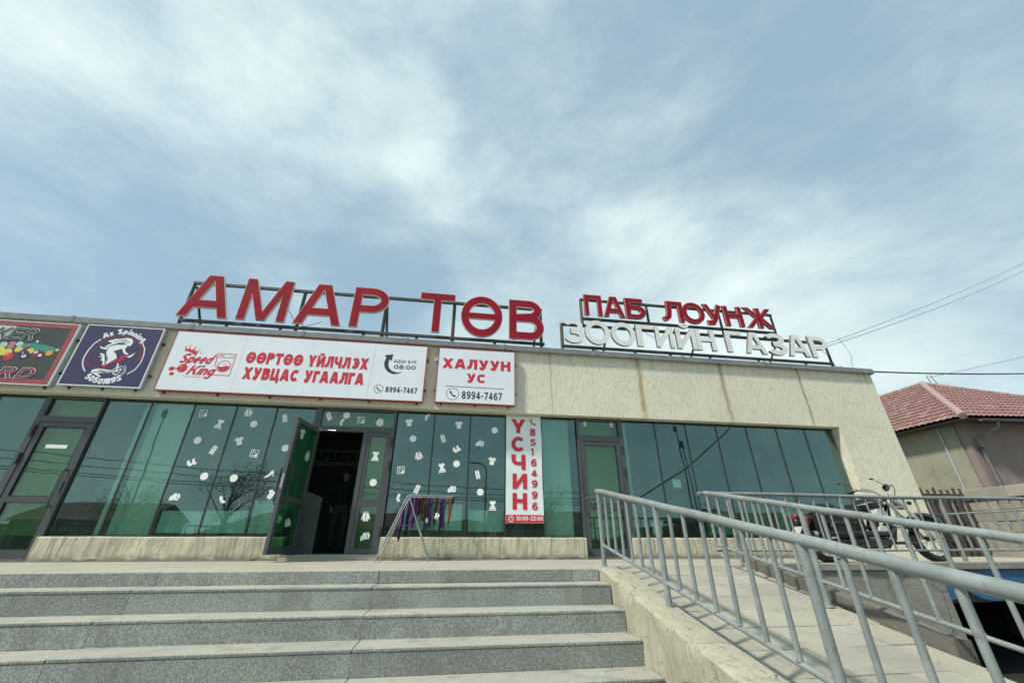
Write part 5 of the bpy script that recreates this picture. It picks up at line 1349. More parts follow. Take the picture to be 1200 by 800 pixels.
def ramp_rail(label, x, first_post, ybeg, yend, rt, rp):
    t_ = thing('handrail', label, 'railing', (x, ybeg, 0), 'railings along the ramp and terrace')
    top = lambda y: .844 - .191 * (-2.79 - y)
    low = lambda y: .236 - .196 * (-2.79 - y)
    dx_ = 0.0
    mb = MB(); mb.tube([(x, ybeg + .035, top(ybeg) - .002)] + [(x, ybeg - (ybeg - yend) * i / 30, top(ybeg - (ybeg - yend) * i / 30) + .002 * math.sin(i * 1.1)) for i in range(1, 31)], rt, 18)
    mb.build('top_rail', 'rail_paint', t_, True)
    posts = [-2.80, -4.265, -5.85, -7.45]
    for i, y in enumerate(posts):
        if i == 0 and not first_post: continue
        mb = MB(); zb = min(0.0, rz(y)) - .01
        mb.tube([(x, y, zb), (x, y, top(y) - .006)], rp, 16); mb.build('post', 'rail_paint', t_, True)
        mb = MB(); mb.lathe([(rp, -.0), (rp + .016, 0), (rp + .012, .008), (rp, .014)], (x, y, zb + .012), 'z', 14); mb.build('weld_collar', 'rail_paint_old', t_)
    segs = [posts[0] + (0 if first_post else .02)] + posts[1:]
    for a, b in zip(segs, segs[1:]):
        mb = MB(); mb.tube([(x, a, low(a)), (x, (a + b) / 2, low((a + b) / 2) - .003), (x, b, low(b))], .0165, 12); mb.build('lower_rail', 'rail_paint', t_, True)
        n = 7
        for k_ in range(1, n):
            y = a + (b - a) * k_ / n
            inst(BALU, 'baluster', t_, (x, y, low(y) + .005), (R(rnd.uniform(-.6, .6)), R(rnd.uniform(-.6, .6)), rnd.uniform(0, 6)), (1, 1, (top(y) - low(y) - .01) / .60))
            b_ = rnd.uniform(.8, 1.25)
            inst(BEAD, 'weld_bead', t_, (x + rnd.uniform(-.003, .003), y + rnd.uniform(-.003, .003), low(y) + .014), (0, 0, rnd.uniform(0, 3)), (.0195 * b_, .0185, .009 * b_))
            inst(BEAD, 'weld_bead', t_, (x + rnd.uniform(-.003, .003), y + rnd.uniform(-.003, .003), top(y) - rt - .002), (0, 0, rnd.uniform(0, 3)), (.0190, .0185 * b_, .009 * b_))
    if not first_post:
        y = -2.80; inst(BALU, 'baluster', t_, (x, y, low(y) + .005), (0, 0, 0), (1.1, 1.1, (top(y) - low(y) - .01) / .60))
    return t_
ramp_rail('grey painted tube railing on the cream kerb between steps and ramp, nearest', 1.877, True, -2.79, -7.9, .031, .026)
ramp_rail('grey painted tube railing down the right side of the ramp, above the basement', 3.36, False, -2.79, -7.6, .029, .0255)

# terrace railing parallel to the shop front
t_ = thing('handrail', 'weathered grey railing along the terrace edge in front of the motorcycle', 'railing', (7.5, -2.75, 0), 'railings along the ramp and terrace')
mb = MB(); mb.tube([(3.27 + i * .31, -2.75, .838 + .006 * math.sin(i * .5)) for i in range(27)], .024, 14); mb.build('top_rail', 'rail_paint_old', t_, True)
ps = [3.70, 5.38, 7.02, 8.66, 10.3]
for x in ps:
    mb = MB(); mb.tube([(x, -2.75, -.01), (x, -2.75, .83)], .026, 12); mb.build('post', 'rail_paint_old', t_, True)
for a, b in zip([3.37] + ps, ps + [11.3]):
    mb = MB(); mb.tube([(a, -2.75, .165), (b, -2.75, .165)], .013, 8); mb.build('lower_rail', 'rail_paint_old', t_, True)
    n = max(2, round((b - a) / .21))
    for k_ in range(1, n): inst(BALU_O, 'baluster', t_, (a + (b - a) * k_ / n, -2.75, .162), (R(rnd.uniform(-.8, .8)), R(rnd.uniform(-.8, .8)), 0))
# return railing at the far end of the terrace
t_ = thing('handrail', 'grey railing at the far end of the terrace before the block wall', 'railing', (11.4, 1, 0), 'railings along the ramp and terrace')
mb = MB(); mb.tube([(11.42, 2.6, .86), (11.35, -2.75, .845)], .022, 10); mb.build('top_rail', 'rail_paint', t_, True)
mb = MB(); mb.tube([(11.42, 2.6, .15), (11.35, -2.75, .14)], .016, 8); mb.build('lower_rail', 'rail_paint', t_, True)
for k_ in range(26):
    y = 2.6 - .21 * k_; x = 11.42 - .07 * (2.6 - y) / 5.35
    if k_ % 8 == 0:
        mb = MB(); mb.tube([(x, y, -.05), (x, y, .86)], .025, 10); mb.build('post', 'rail_paint', t_, True)
    else: inst(BALU_O, 'baluster', t_, (x, y, .15), (0, 0, 0), (1, 1, 1.04))

# ================================================================== DRYING RACK
dr = thing('drying_rack', 'folding metal clothes drying rack standing before the window by the doorway', 'drying rack', (-.6, -.6, 0))
for y0, y1 in ((-.86, -.74), (-.40, -.46)):
    mb = MB(); mb.tube([(-1.035, y0, .0), (-.655, y1, .955)], .011, 8); mb.build('leg', 'steel', dr, True)
    mb = MB(); mb.tube([(-.985, y0 + .02, .12), (-.62, y1, .93)], .008, 8); mb.build('brace', 'steel', dr, True)
    mb = MB(); mb.tube([(-.235, y0, .0), (-.64, y1, .965)], .011, 8); mb.build('leg', 'steel', dr, True)
for x, z in ((-1.02, .04), (-.80, .50), (-.455, .50), (-.25, .03)):
    mb = MB(); mb.tube([(x, -.82, z), (x, -.42, z)], .008, 8); mb.build('cross_bar', 'steel', dr, True)
mb = MB(); mb.tube([(-.79, -.80, .505), (-.46, -.80, .505)], .009, 8); mb.build('tie_bar', 'cloth_purple', dr, True)
mb = MB(); mb.tube([(-.655, -.74, .965), (.09, -.74, .955)], .010, 8); mb.tube([(-.655, -.40, .965), (.09, -.40, .955)], .010, 8); mb.tube([(.09, -.74, .955), (.09, -.40, .955)], .009, 8); mb.build('top_frame', 'steel', dr, True)
for y in (-.68, -.62, -.56, -.50, -.45):
    mb = MB(); mb.tube([(-.65, y, .945), (.09, y, .94)], .0045, 6); mb.build('rod', 'steel', dr, True)
mb = MB(); mb.tube([(.085, -.74, .95), (.10, -.73, .86)], .014, 8); mb.tube([(.085, -.42, .95), (.10, -.43, .86)], .014, 8); mb.build('hinge_cap', 'black_gloss', dr)

def garment(x, wd, ztop, zbot, y, m, lb_, taper=0.7, yw=.02, sway=0.0):
    wd *= .98; sway *= .4; zbot += .02
    nu, nv = 7, 9; vs = []
    sd_ = rnd.uniform(0, 9)
    for side in (0, 1):
        for j in range(nv + 1):
            t2 = j / nv; ww = wd * (1 + (taper - 1) * t2) * (1 + .10 * math.sin(t2 * 7 + sd_))
            for i in range(nu + 1):
                u = i / nu - .5
                yy = y + (yw * math.sin(u * 9 + t2 * 3 + sd_) * (.4 + t2)) + (.018 if side else 0)
                vs.append((x + u * ww + sway * t2 + .008 * math.sin(t2 * 8 + sd_), yy, ztop + (zbot - ztop) * t2 + (.025 * math.sin(u * 7 + sd_) if j == nv else 0)))
    mb = MB(); N_ = (nu + 1) * (nv + 1); fs = []
    for side in (0, 1):
        for j in range(nv):
            for i in range(nu):
                a = side * N_ + j * (nu + 1) + i; q = (a, a + 1, a + nu + 2, a + nu + 1); fs.append(q if side else q[::-1])
    for j in range(nv):
        for i in (0, nu): a = j * (nu + 1) + i; fs.append((a, a + nu + 1, a + nu + 1 + N_, a + N_))
    for i in range(nu):
        for j in (0, nv): a = j * (nu + 1) + i; fs.append((a, a + 1, a + 1 + N_, a + N_))
    mb.add(vs, fs)
    tag(mb.build('garment', m, None, True), lb_, 'garment', 'clothes on the drying rack')
for a in ((-.715, .07, .84, .28, -.62, 'cloth_purple', 'long purple garment hanging lowest at the left end of the drying rack', .8, .03, -.06),
          (-.63, .085, .93, .42, -.55, 'cloth_purple', 'dark purple garment hanging second from the left on the rack', .6, .02, -.02),
          (-.535, .13, .94, .47, -.60, 'cloth_purple', 'purple garment hanging between the two leaning legs of the rack', .75, .02, -.04),
          (-.47, .10, .94, .66, -.50, 'cloth_brown', 'short brown garment behind the right leg of the rack', .8, .02, 0),
          (-.385, .085, .95, .56, -.66, 'cloth_brown', 'dark brown garment hanging left of the middle purple one', .7, .015, -.02),
          (-.285, .085, .94, .46, -.62, 'cloth_purple', 'purple garment hanging in the middle of the rack', .5, .015, 0),
          (-.175, .065, .94, .50, -.66, 'cloth_brown', 'narrow brown garment hanging right of the middle purple one', .6, .015, -.06),
          (-.075, .10, .93, .44, -.62, 'cloth_purple', 'broad purple garment hanging right of the narrow brown one', .9, .02, -.01),
          (.045, .055, .93, .50, -.66, 'cloth_orange', 'orange brown garment hanging at the right end of the rack', .8, .015, -.03),
          (-.155, .06, .70, .59, -.69, 'cloth_white', 'small white cloth hanging among the brown and purple garments', 1.1, .01, -.02),
          (-.315, .03, .62, .54, -.68, 'cloth_white', 'tiny white cloth hanging below the middle purple garment', 1.1, .01, -.01)): garment(*a)

# ================================================================== MOTORCYCLE
mc = thing('motorcycle', 'black cruiser motorcycle with chrome trim parked on the terrace behind the railings', 'motorcycle', (6.3, -2.2, 0))
MY = -2.2; RW, FW = (5.45, .31), (7.28, .32)
def wheel(cx, rad, name):
    mb = MB(); r_ = rad
    prof_ = [(r_ - .085, -.045), (r_ - .04, -.062), (r_ - .01, -.045), (r_, -.02), (r_, .02), (r_ - .01, .045), (r_ - .04, .062), (r_ - .085, .045)]
    mb.lathe(prof_, (cx, MY, r_), 'y', 36); w_ = mb.build('wheel', 'tyre', mc, True)
    mb = MB(); mb.lathe([(r_ - .105, -.035), (r_ - .082, -.04), (r_ - .082, .04), (r_ - .105, .035)], (cx, MY, r_), 'y', 36); mb.build('rim', 'chrome', w_, True)
    mb = MB(); mb.tube([(cx, MY - .055, r_), (cx, MY + .055, r_)], .032, 14)
    mb.build('hub', 'engine_metal', w_)
    for k_ in range(18):
        a = k_ * math.pi / 9; mb = MB(); mb.tube([(cx + .03 * math.cos(a + .4), MY + (.03 if k_ % 2 else -.03), r_ + .03 * math.sin(a + .4)), (cx + (r_ - .10) * math.cos(a), MY, r_ + (r_ - .10) * math.sin(a))], .0035, 4)
        mb.build('spoke', 'engine_metal', w_)
wheel(RW[0], .30, 'rear'); wheel(FW[0], .315, 'front')
def arc_shell(c, r0, a0, a1, hw, name, mat, n=14, th=.012):
    vs = []
    for i in range(n + 1):
        a = R(a0 + (a1 - a0) * i / n)
        for (rr, yy) in ((r0 - .05, -hw), (r0 - .008, -hw * .8), (r0 + .012, 0), (r0 - .008, hw * .8), (r0 - .05, hw), (r0 - .02, hw * .7), (r0, 0), (r0 - .02, -hw * .7)):
            vs.append((c[0] + rr * math.cos(a), MY + yy, c[1] + rr * math.sin(a)))
    mb = MB(); mb.add(vs, [(i * 8 + j, i * 8 + (j + 1) % 8, i * 8 + 8 + (j + 1) % 8, i * 8 + 8 + j) for i in range(n) for j in range(8)] + [tuple(range(8)), tuple(n * 8 + j for j in range(7, -1, -1))])
    return mb.build(name, mat, mc, True)
arc_shell((FW[0], .315), .36, 15, 165, .085, 'front_fender', 'black_gloss')
arc_shell((RW[0], .30), .36, 5, 185, .10, 'rear_fender', 'black_gloss')
fr = MB()
for y in (-.06, .06):
    fr.tube([(6.75, MY + y * .3, .86), (6.0, MY + y, .62), (5.45, MY + y * 1.6, .55)], .017, 8)
    fr.tube([(6.74, MY + y * .3, .78), (6.60, MY + y, .35), (6.42, MY + y * 1.5, .20), (5.8, MY + y * 1.5, .20), (5.45, MY + y * 1.4, .30)], .017, 8)
fr.build('frame', 'black_gloss', mc, True)
# fuel tank: teardrop
tk = MB(); vs = []; N1, N2 = 12, 14
for i in range(N1 + 1):
    t2 = i / N1; x = 6.08 + .60 * t2; rr = math.sin(math.pi * min(1, t2 * .93 + .06)) ** .6
    for k_ in range(N2):
        a = 2 * math.pi * k_ / N2; vs.append((x, MY + .155 * rr * math.cos(a) * (0.65 + .35 * t2), .70 + .09 * t2 + (.135 if math.sin(a) > 0 else .10) * rr * math.sin(a)))
tk.add(vs, [(i * N2 + k_, i * N2 + (k_ + 1) % N2, (i + 1) * N2 + (k_ + 1) % N2, (i + 1) * N2 + k_) for i in range(N1) for k_ in range(N2)] + [tuple(range(N2)), tuple(N1 * N2 + k_ for k_ in range(N2))])
tank = tk.build('fuel_tank', 'black_gloss', mc, True)
MB().tube([(6.40, MY, .855), (6.40, MY, .885)], .03, 12).build('filler_cap', 'chrome', tank)
mb = MB(); mb.tube([(6.12, MY - .085, .76), (6.3, MY - .125, .80), (6.55, MY - .125, .83)], .010, 6); mb.build('tank_trim', 'chrome', tank, True)
# seats
def cushion(x0, x1, z0, z1, hw, name):
    mb = MB(); mb.box(x0, x1, MY - hw, MY + hw, z0, z1, .03)
    o_ = mb.build(name, 'black_leather', mc, True)
    for k_ in range(5):
        x = x0 + .05 + (x1 - x0 - .1) * k_ / 4; st_ = MB(); st_.ball((x, MY - hw - .002, z0 + .03), .007, .005, .007, 6, 4); st_.build('stud', 'chrome', o_)
    return o_
cushion(5.72, 6.14, .62, .72, .15, 'rider_seat'); cushion(5.36, 5.74, .69, .78, .11, 'pillion_seat')
# studded saddlebags
for s in (-1, 1):
    mb = MB(); y = MY + s * .22; mb.box(5.22, 5.78, y - .075, y + .075, .36, .64, .03); sb_ = mb.build('saddlebag', 'black_leather', mc, True)
    if s < 0:
        mb = MB(); mb.box(5.21, 5.79, y - .088, y - .0755, .50, .65, .004); mb.build('flap', 'black_leather', sb_)
        sm_ = MB().ball((0, 0, 0), .009, .006, .009, 6, 4).mesh('stud', 'chrome')
        for k_ in range(11): inst(sm_, 'stud', sb_, (5.235 + k_ * .053, y - .09, .515))
        for k_ in range(8): inst(sm_, 'stud', sb_, (5.26 + k_ * .068, y - .09, .62))
        for x in (5.36, 5.64):
            mb = MB(); mb.box(x - .015, x + .015, y - .096, y - .089, .42, .60); mb.build('strap', 'black_leather', sb_)
            mb = MB(); mb.box(x - .02, x + .02, y - .101, y - .0965, .46, .50); mb.build('buckle', 'chrome', sb_)
# engine
mb = MB(); mb.box(6.0, 6.45, MY - .13, MY + .13, .22, .42, .03); en = mb.build('engine', 'engine_metal', mc, True)
for a, cx in ((-22, 6.17), (22, 6.33)):
    for k_ in range(7):
        mb = MB(); c0 = Vector((cx + math.sin(R(a)) * (.04 + k_ * .03), MY, .42 + math.cos(R(a)) * (.02 + k_ * .03)))
        d_ = Vector((math.sin(R(a)), 0, math.cos(R(a)))) * .009; mb.tube([c0 - d_, c0 + d_], .075, 16); mb.build('cooling_fin', 'engine_metal', en)
mb = MB(); mb.tube([(6.38, MY - .19, .64), (6.38, MY - .12, .64)], .075, 20); mb.build('air_cleaner', 'polished', en, True)
mb = MB(); mb.tube([(6.36, MY - .17, .40), (6.36, MY - .13, .40)], .085, 20); mb.build('engine_cover', 'polished', en, True)
mb = MB(); mb.tube([(6.12, MY - .165, .34), (6.12, MY - .13, .34)], .06, 18); mb.build('gear_cover', 'chrome', en, True)
mb = MB(); mb.box(6.26, 6.50, MY - .16, MY - .135, .58, .70, .02); mb.build('side_cover', 'polished', en, True)
for k_, (z, xe) in enumerate(((.27, 4.98), (.37, 5.02))):
    mb = MB(); mb.tube([(6.45, MY - .10, .52 - .02 * k_), (6.52, MY - .17, .44), (6.40, MY - .20, z), (5.7, MY - .315, z), (xe, MY - .32, z)], .038, 14); mb.build('exhaust_pipe', 'black_gloss', mc, True)
    mb = MB(); mb.tube([(xe - .005, MY - .32, z), (xe + .05, MY - .32, z)], .041, 14); mb.build('exhaust_tip', 'chrome', mc, True)
mb = MB(); mb.box(5.80, 6.04, MY - .14, MY + .14, .28, .62, .03); mb.build('battery_box', 'black_gloss', mc)
for s in (-1, 1):
    mb = MB(); mb.box(6.35, 6.75, MY + s * .24 - .06, MY + s * .24 + .06, .235, .265, .01); mb.build('footboard', 'black_leather', mc)
# fork, bars
for s in (-1, 1):
    mb = MB(); mb.tube([(6.82, MY + s * .09, .90), (7.05, MY + s * .09, .61)], .020, 10); mb.build('fork_tube', 'polished', mc, True)
    mb = MB(); mb.tube([(7.03, MY + s * .09, .635), (7.28, MY + s * .09, .315)], .030, 10); mb.build('fork_slider', 'polished', mc, True)
    mb = MB(); mb.tube([(6.82, MY + s * .02, .88), (6.74, MY + s * .12, .99), (6.60, MY + s * .27, 1.02), (6.48, MY + s * .32, .97)], .012, 8); mb.build('handlebar', 'chrome', mc, True)
    mb = MB(); mb.tube([(6.56, MY + s * .29, 1.005), (6.44, MY + s * .335, .955)], .019, 10); mb.build('grip', 'black_leather', mc, True)
    mb = MB(); mb.tube([(6.60, MY + s * .25, 1.02), (6.40, MY + s * .27, 1.10)], .005, 6); ms = mb.build('mirror_stalk', 'black_gloss', mc)
    mb = MB(); mb.ball((6.33, MY + s * .28, 1.12), .045, .02, .012, 12, 8); mb.build('mirror', 'black_gloss', ms, True)
    mb = MB(); mb.tube([(6.60, MY + s * .26, 1.01), (6.70, MY + s * .24, 1.05), (6.82, MY + s * .16, .99), (6.85, MY + s * .06, .86), (6.80, MY + s * .05, .8)], .006, 6); mb.build('control_cable', 'black_leather', mc, True)
    mb = MB(); mb.ball((6.96, MY + s * .17, .80), .035, .03, .03, 10, 7); mb.build('turn_signal', 'black_gloss', mc, True)
    mb = MB(); mb.ball((5.06, MY + s * .16, .60), .035, .03, .03, 10, 7); mb.build('turn_signal', 'black_gloss', mc, True)
mb = MB(); mb.tube([(6.62, MY - .22, 1.03), (6.55, MY - .25, 1.0)], .038, 12); mb.build('brake_reservoir', 'black_gloss', mc, True)
mb = MB(); mb.lathe([(0, .0), (.05, .01), (.082, .06), (.088, .12), (.075, .125), (0, .125)], (6.87, MY, .80), 'x', 20); hl = mb.build('headlight', 'chrome', mc, True)
mb = MB(); mb.lathe([(0, .126), (.07, .126), (.05, .14), (0, .145)], (6.87, MY, .80), 'x', 18); mb.build('lens', 'vinyl_pale', hl, True)
mb = MB(); mb.ball((5.07, MY - .02, .60), .035, .05, .035, 12, 8); mb.build('tail_light', 'tail_red', mc, True)
mb = MB(); mb.add([(5.02, MY - .08, .37), (5.02, MY + .08, .37), (5.10, MY + .08, .47), (5.10, MY - .08, .47), (5.03, MY - .08, .365), (5.03, MY + .08, .365), (5.11, MY + .08, .465), (5.11, MY - .08, .465)],
                  [(0, 1, 2, 3), (7, 6, 5, 4), (0, 4, 5, 1), (1, 5, 6, 2), (2, 6, 7, 3), (3, 7, 4, 0)]); mb.build('number_plate', 'plate_white', mc)
mb = MB(); mb.tube([(5.07, MY - .23, .58), (5.03, MY - .235, .50)], .03, 8); mb.build('reflector', 'tail_red', mc)
mb = MB(); mb.tube([(6.05, MY + .12, .22), (5.95, MY - .20, .02)], .011, 6); mb.build('side_stand', 'steel', mc)
mb = MB(); mb.tube([(6.52, MY - .30, .26), (6.52, MY - .14, .26)], .015, 8); mb.build('footpeg', 'chrome', mc)
mb = MB(); mb.tube([(6.50, MY - .27, .20), (6.60, MY - .28, .42), (6.62, MY - .10, .48)], .014, 8); mb.build('crash_bar', 'chrome', mc, True)

# ================================================================== NEIGHBOURING HOUSE
H = thing('neighbour_house', 'neighbouring rendered house with a red metal tile hipped roof', 'house', (20, 6, -.06))
def Vv(*a): return Vector(a)
ha = Vector((-math.sin(R(3.6)), math.cos(R(3.6)), 0)); hb = Vector((math.cos(R(5)), -math.sin(R(5)), 0))
P0 = Vector((17.5, 3.2, 4.2)); LA, LB = 14.0, 9.0
AP = P0 + ha * 4 + hb * LB / 2; AP.z = 6.95
FL = P0 + ha * LA; FR = P0 + hb * LB; BR_ = FL + hb * LB
RG = P0 + ha * (LA - 4) + hb * LB / 2; RG.z = 6.95
def tile_slope(a, b, ap, name='roof_slope'):
    """pressed metal tile sheet over the triangle eave a-b, top ap: waves across, steps up the slope"""
    a = Vector(a); b = Vector(b); ap = Vector(ap); eu = (b - a); L = eu.length; eu = eu / L
    foot = a + eu * (ap - a).dot(eu); up = ap - foot; HL = up.length; upn = up / HL; nrm = eu.cross(upn).normalized()
    if nrm.z < 0: nrm = -nrm
    nu = int(L / .20) * 6; nv = int(HL / .35); f0 = (foot - a).length
    vs = []; fs = []; idx = 0
    for j in range(nv):
        for half in (0, 1):
            v = (j + half) / nv * HL; t2 = v / HL; u0 = f0 * t2; u1 = L + (f0 - L) * t2
            row_ = []
            for i in range(nu + 1):
                u = L * i / nu; uc = min(max(u, u0), u1)
                ph = (u / .20) * 2 * math.pi
                hgt = .022 * math.sin(ph) + (.034 if half == 0 else .0) + .02
                vs.append(a + eu * uc + upn * (v - (.012 * (1 + math.sin(ph)) if half == 0 else 0)) + nrm * hgt)
    for j in range(nv):
        r0 = (2 * j) * (nu + 1); r1 = (2 * j + 1) * (nu + 1)
        for i in range(nu): fs.append((r0 + i, r0 + i + 1, r1 + i + 1, r1 + i))
        if j < nv - 1:
            r2 = (2 * j + 2) * (nu + 1)
            for i in range(nu): fs.append((r1 + i, r1 + i + 1, r2 + i + 1, r2 + i))
    mb = MB(); mb.add(vs, fs); return mb.build(name, 'roof_red', H)
tile_slope(P0, FR, AP)
# left slope is a trapezium: two triangles would leave a seam, so build a quad version
def tile_quad(a, b, c, d_, name='roof_slope'):
    eu = (b - a).normalized(); L = (b - a).length; nu = int(L / .20) * 6; up0 = d_ - a; nv = int((d_ - a).dot((d_ - a - eu * (d_ - a).dot(eu)).normalized()) / .35)
    upn = (d_ - a - eu * (d_ - a).dot(eu)); HL = upn.length; upn.normalize(); nrm = eu.cross(upn).normalized(); nrm = nrm if nrm.z > 0 else -nrm
    ud = (d_ - a).dot(eu); uc_ = (c - a).dot(eu); vs = []; fs = []
    for j in range(nv):
        for half in (0, 1):
            t2 = (j + half) / nv; v = t2 * HL; u0 = ud * t2; u1 = L + (uc_ - L) * t2
            for i in range(nu + 1):
                u = L * i / nu; uu = min(max(u, u0), u1); ph = (u / .20) * 2 * math.pi
                vs.append(a + eu * uu + upn * (v - (.012 * (1 + math.sin(ph)) if half == 0 else 0)) + nrm * (.022 * math.sin(ph) + (.034 if half == 0 else 0) + .02))
    for j in range(nv):
        r0 = (2 * j) * (nu + 1); r1 = r0 + nu + 1
        for i in range(nu): fs.append((r0 + i, r0 + i + 1, r1 + i + 1, r1 + i))
        if j < nv - 1:
            r2 = r1 + nu + 1
            for i in range(nu): fs.append((r1 + i, r1 + i + 1, r2 + i + 1, r2 + i))
    mb = MB(); mb.add(vs, fs); return mb.build(name, 'roof_red', H)
tile_quad(P0, FL, RG, AP)
mb = MB(); mb.add([FR, BR_, RG, AP, FL], [(0, 1, 2, 3), (1, 4, 2)]); mb.build('roof_slope', 'roof_red', H)
def ridge(a, b, r_=.085):
    n = int((b - a).length / .42)
    for i in range(n):
        p = a.lerp(b, i / n); q = a.lerp(b, (i + 1.06) / n)
        mb = MB(); mb.tube([p + Vector((0, 0, .03)), q + Vector((0, 0, .055))], r_, 8, True, r_ * .9); mb.build('ridge_cap', 'ridge_red', H)
ridge(P0, AP, .12); ridge(AP, FR, .09); ridge(AP, RG, .09)
# walls stand back under the eaves
W0 = P0 + ha * .62 + hb * .62; W1 = P0 + ha * (LA - .6) + hb * .62; W2 = P0 + ha * .62 + hb * (LB - .6); W3 = W2 + (W1 - W0)
def wallq(p, q, name, m, z0=-.2, z1=4.22, th=.25):
    d_ = (q - p).normalized(); nn = Vector((-d_.y, d_.x, 0)) * th
    mb = MB(); mb.prism([(0, z0), ((q - p).length, z0), ((q - p).length, z1), (0, z1)], lambda u, v, k_: Vector((p.x, p.y, 0)) + d_ * u + Vector((0, 0, v)) + nn * k_, 0, 1)
    return mb.build(name, m, H)
wallq(W1 - ha * .0, W0 + ha * .26, 'wall', 'olive_render', th=-.25) if False else None
wallq(W0, W2, 'wall', 'pink_render', th=.25)
wallq(W0 + ha * .252, W1, 'wall', 'olive_render', th=-.25)
wallq(W2 + ha * .252, W3, 'wall', 'pink_render', th=.25)
wallq(W1, W3, 'wall', 'pink_render', th=-.25)
mb = MB(); mb.prism([(0, 0), (1, 0), (1, 1), (0, 1)], lambda u, v, k_: P0 + ha * (.04 + (LA - .08) * v) + hb * (.04 + (LB - .08) * u) + Vector((0, 0, -.03 - .03 * k_)), 0, 1); mb.build('soffit', 'wood_picket', H)
# cream corner strip, gutter and bent downpipe
mb = MB(); g0 = P0 + hb * .5 - ha * .06 + Vector((0, 0, -.10)); g1 = FR - ha * .06 + Vector((0, 0, -.13)); n = 8; pr_ = []
for c in (g0, g1):
    for k_ in range(n): a = math.pi + math.pi * k_ / (n - 1); pr_.append(c + ha * .065 * math.cos(a) + Vector((0, 0, .065 * math.sin(a))))
    for k_ in range(n): a = 2 * math.pi - math.pi * k_ / (n - 1); pr_.append(c + ha * .055 * math.cos(a) + Vector((0, 0, .055 * math.sin(a) + .002)))
mb.add(pr_, [(k_, (k_ + 1) % (2 * n), 2 * n + (k_ + 1) % (2 * n), 2 * n + k_) for k_ in range(2 * n)] + [tuple(range(2 * n)), tuple(range(4 * n - 1, 2 * n - 1, -1))]); mb.build('gutter', 'gutter_paint', H)
wl = lambda u, off, z: Vector((W0.x, W0.y, 0)) + hb * u - ha * off + Vector((0, 0, z))
mb = MB(); mb.tube([wl(.55, .62, 4.02), wl(.50, .60, 3.85), wl(.22, .10, 3.55), wl(.22, .09, 3.2), wl(.22, .09, -.1)], .05, 10); mb.build('downpipe', 'gutter_paint', H, True)
for z in (3.2, 1.9, .6):
    mb = MB(); mb.tube([wl(.22, .09, z), wl(.22, .09, z + .06)], .06, 10); mb.build('pipe_clip', 'mullion_dark', H)
mb = MB(); wla = lambda u, off, z: Vector((W0.x, W0.y, 0)) + ha * u - hb * off + Vector((0, 0, z)); mb.tube([wla(.72, .03, 4.1), wla(.74, .03, 2.0), wla(.73, .03, -.1)], .028, 8); mb.build('conduit', 'print_grey', H)
mb = MB(); t0 = AP + Vector((.55, 0, .0)); mb.tube([t0, t0 + Vector((-.1, 0, .45)), t0 + Vector((.15, 0, .48)), t0 + Vector((.35, 0, -.05))], .016, 6); mb.build('wire_bracket', 'sign_steel', H)

# ================================================================== BLOCK WALL, PICKETS
bwl = thing('block_wall', 'weathered concrete block wall with broad capping blocks right of the pickets', 'wall', (14.4, 0, -.06))
bm_ = [MB().box(-.10, .10, -.297, .297, 0, .262, .008).mesh('block', 'block_concrete') for _ in range(1)][0]
cm_ = MB().box(-.15, .15, -.297, .297, 0, .272, .01).mesh('cap_block', 'block_concrete')
for r_ in range(6):
    z = -.30 + r_ * .27
    y = 2.55 - (.3 if r_ % 2 else 0)
    while y > -4.2:
        x = 14.46 + .02 * (y) * 1.0
        inst(bm_, 'block', bwl, (x + rnd.uniform(-.012, .012), y, z), (R(rnd.uniform(-.6, .6)), 0, R(-1)), (1, 1, 1)); y -= .6
y = 2.6
while y > -4.2:
    inst(cm_, 'cap_block', bwl, (14.46 + .02 * y, y, 1.325 + rnd.uniform(-.006, .006)), (0, R(rnd.uniform(-.6, .6)), R(-1))); y -= .6
MB().box(14.2, 14.75, -4.5, 2.9, -.3, -.02).build('footing', 'rough_concrete', bwl)
pf = thing('picket_fence', 'row of dark weathered wooden pickets between the shop and the block wall', 'fence', (13.3, 2.0, -.06))
x = 12.0; i_ = 0
while x < 14.25:
    hgt = 1.62 + rnd.uniform(-.03, .03)
    MB().box(x, x + .075, 1.98 + rnd.uniform(-.01, .01), 2.01, -.06, hgt).build('picket', 'wood_picket', pf); x += .215
for z in (.3, 1.42): MB().box(11.9, 14.3, 2.02, 2.06, z, z + .07).build('fence_rail', 'wood_picket', pf)
x = 11.9
while x < 14.3:
    w_ = rnd.uniform(.16, .26); MB().box(x, x + w_ - .006, 2.07 + rnd.uniform(0, .02), 2.10, -.06, 1.36 + rnd.uniform(-.05, .03)).build('backing_board', 'wood_board', pf); x += w_

# ================================================================== OVERHEAD WIRES
def wire(a, b, sag, r_, lb_, m='wire', n=14):
    a = Vector(a); b = Vector(b); mb = MB()
    mb.tube([a.lerp(b, i / n) - Vector((0, 0, sag * 4 * (i / n) * (1 - i / n))) for i in range(n + 1)], r_, 6)
    tag(mb.build('overhead_wire', m), lb_, 'wire')
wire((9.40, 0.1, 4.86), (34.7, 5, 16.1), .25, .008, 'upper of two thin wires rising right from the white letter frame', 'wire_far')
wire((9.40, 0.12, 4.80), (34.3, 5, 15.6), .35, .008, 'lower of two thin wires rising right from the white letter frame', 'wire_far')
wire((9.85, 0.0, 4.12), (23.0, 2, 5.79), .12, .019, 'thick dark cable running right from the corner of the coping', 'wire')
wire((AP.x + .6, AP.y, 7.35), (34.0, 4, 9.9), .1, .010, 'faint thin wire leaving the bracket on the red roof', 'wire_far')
mb = MB(); mb.tube([(10.15, .3, 5.25), (10.22, .25, 4.95), (10.1, .1, 4.6), (9.95, .05, 4.35), (9.9, 0, 4.1)], .006, 5); tag(mb.build('loose_cable', 'wire_far'), 'thin slack cable looping down from the wires to the coping corner', 'cable')
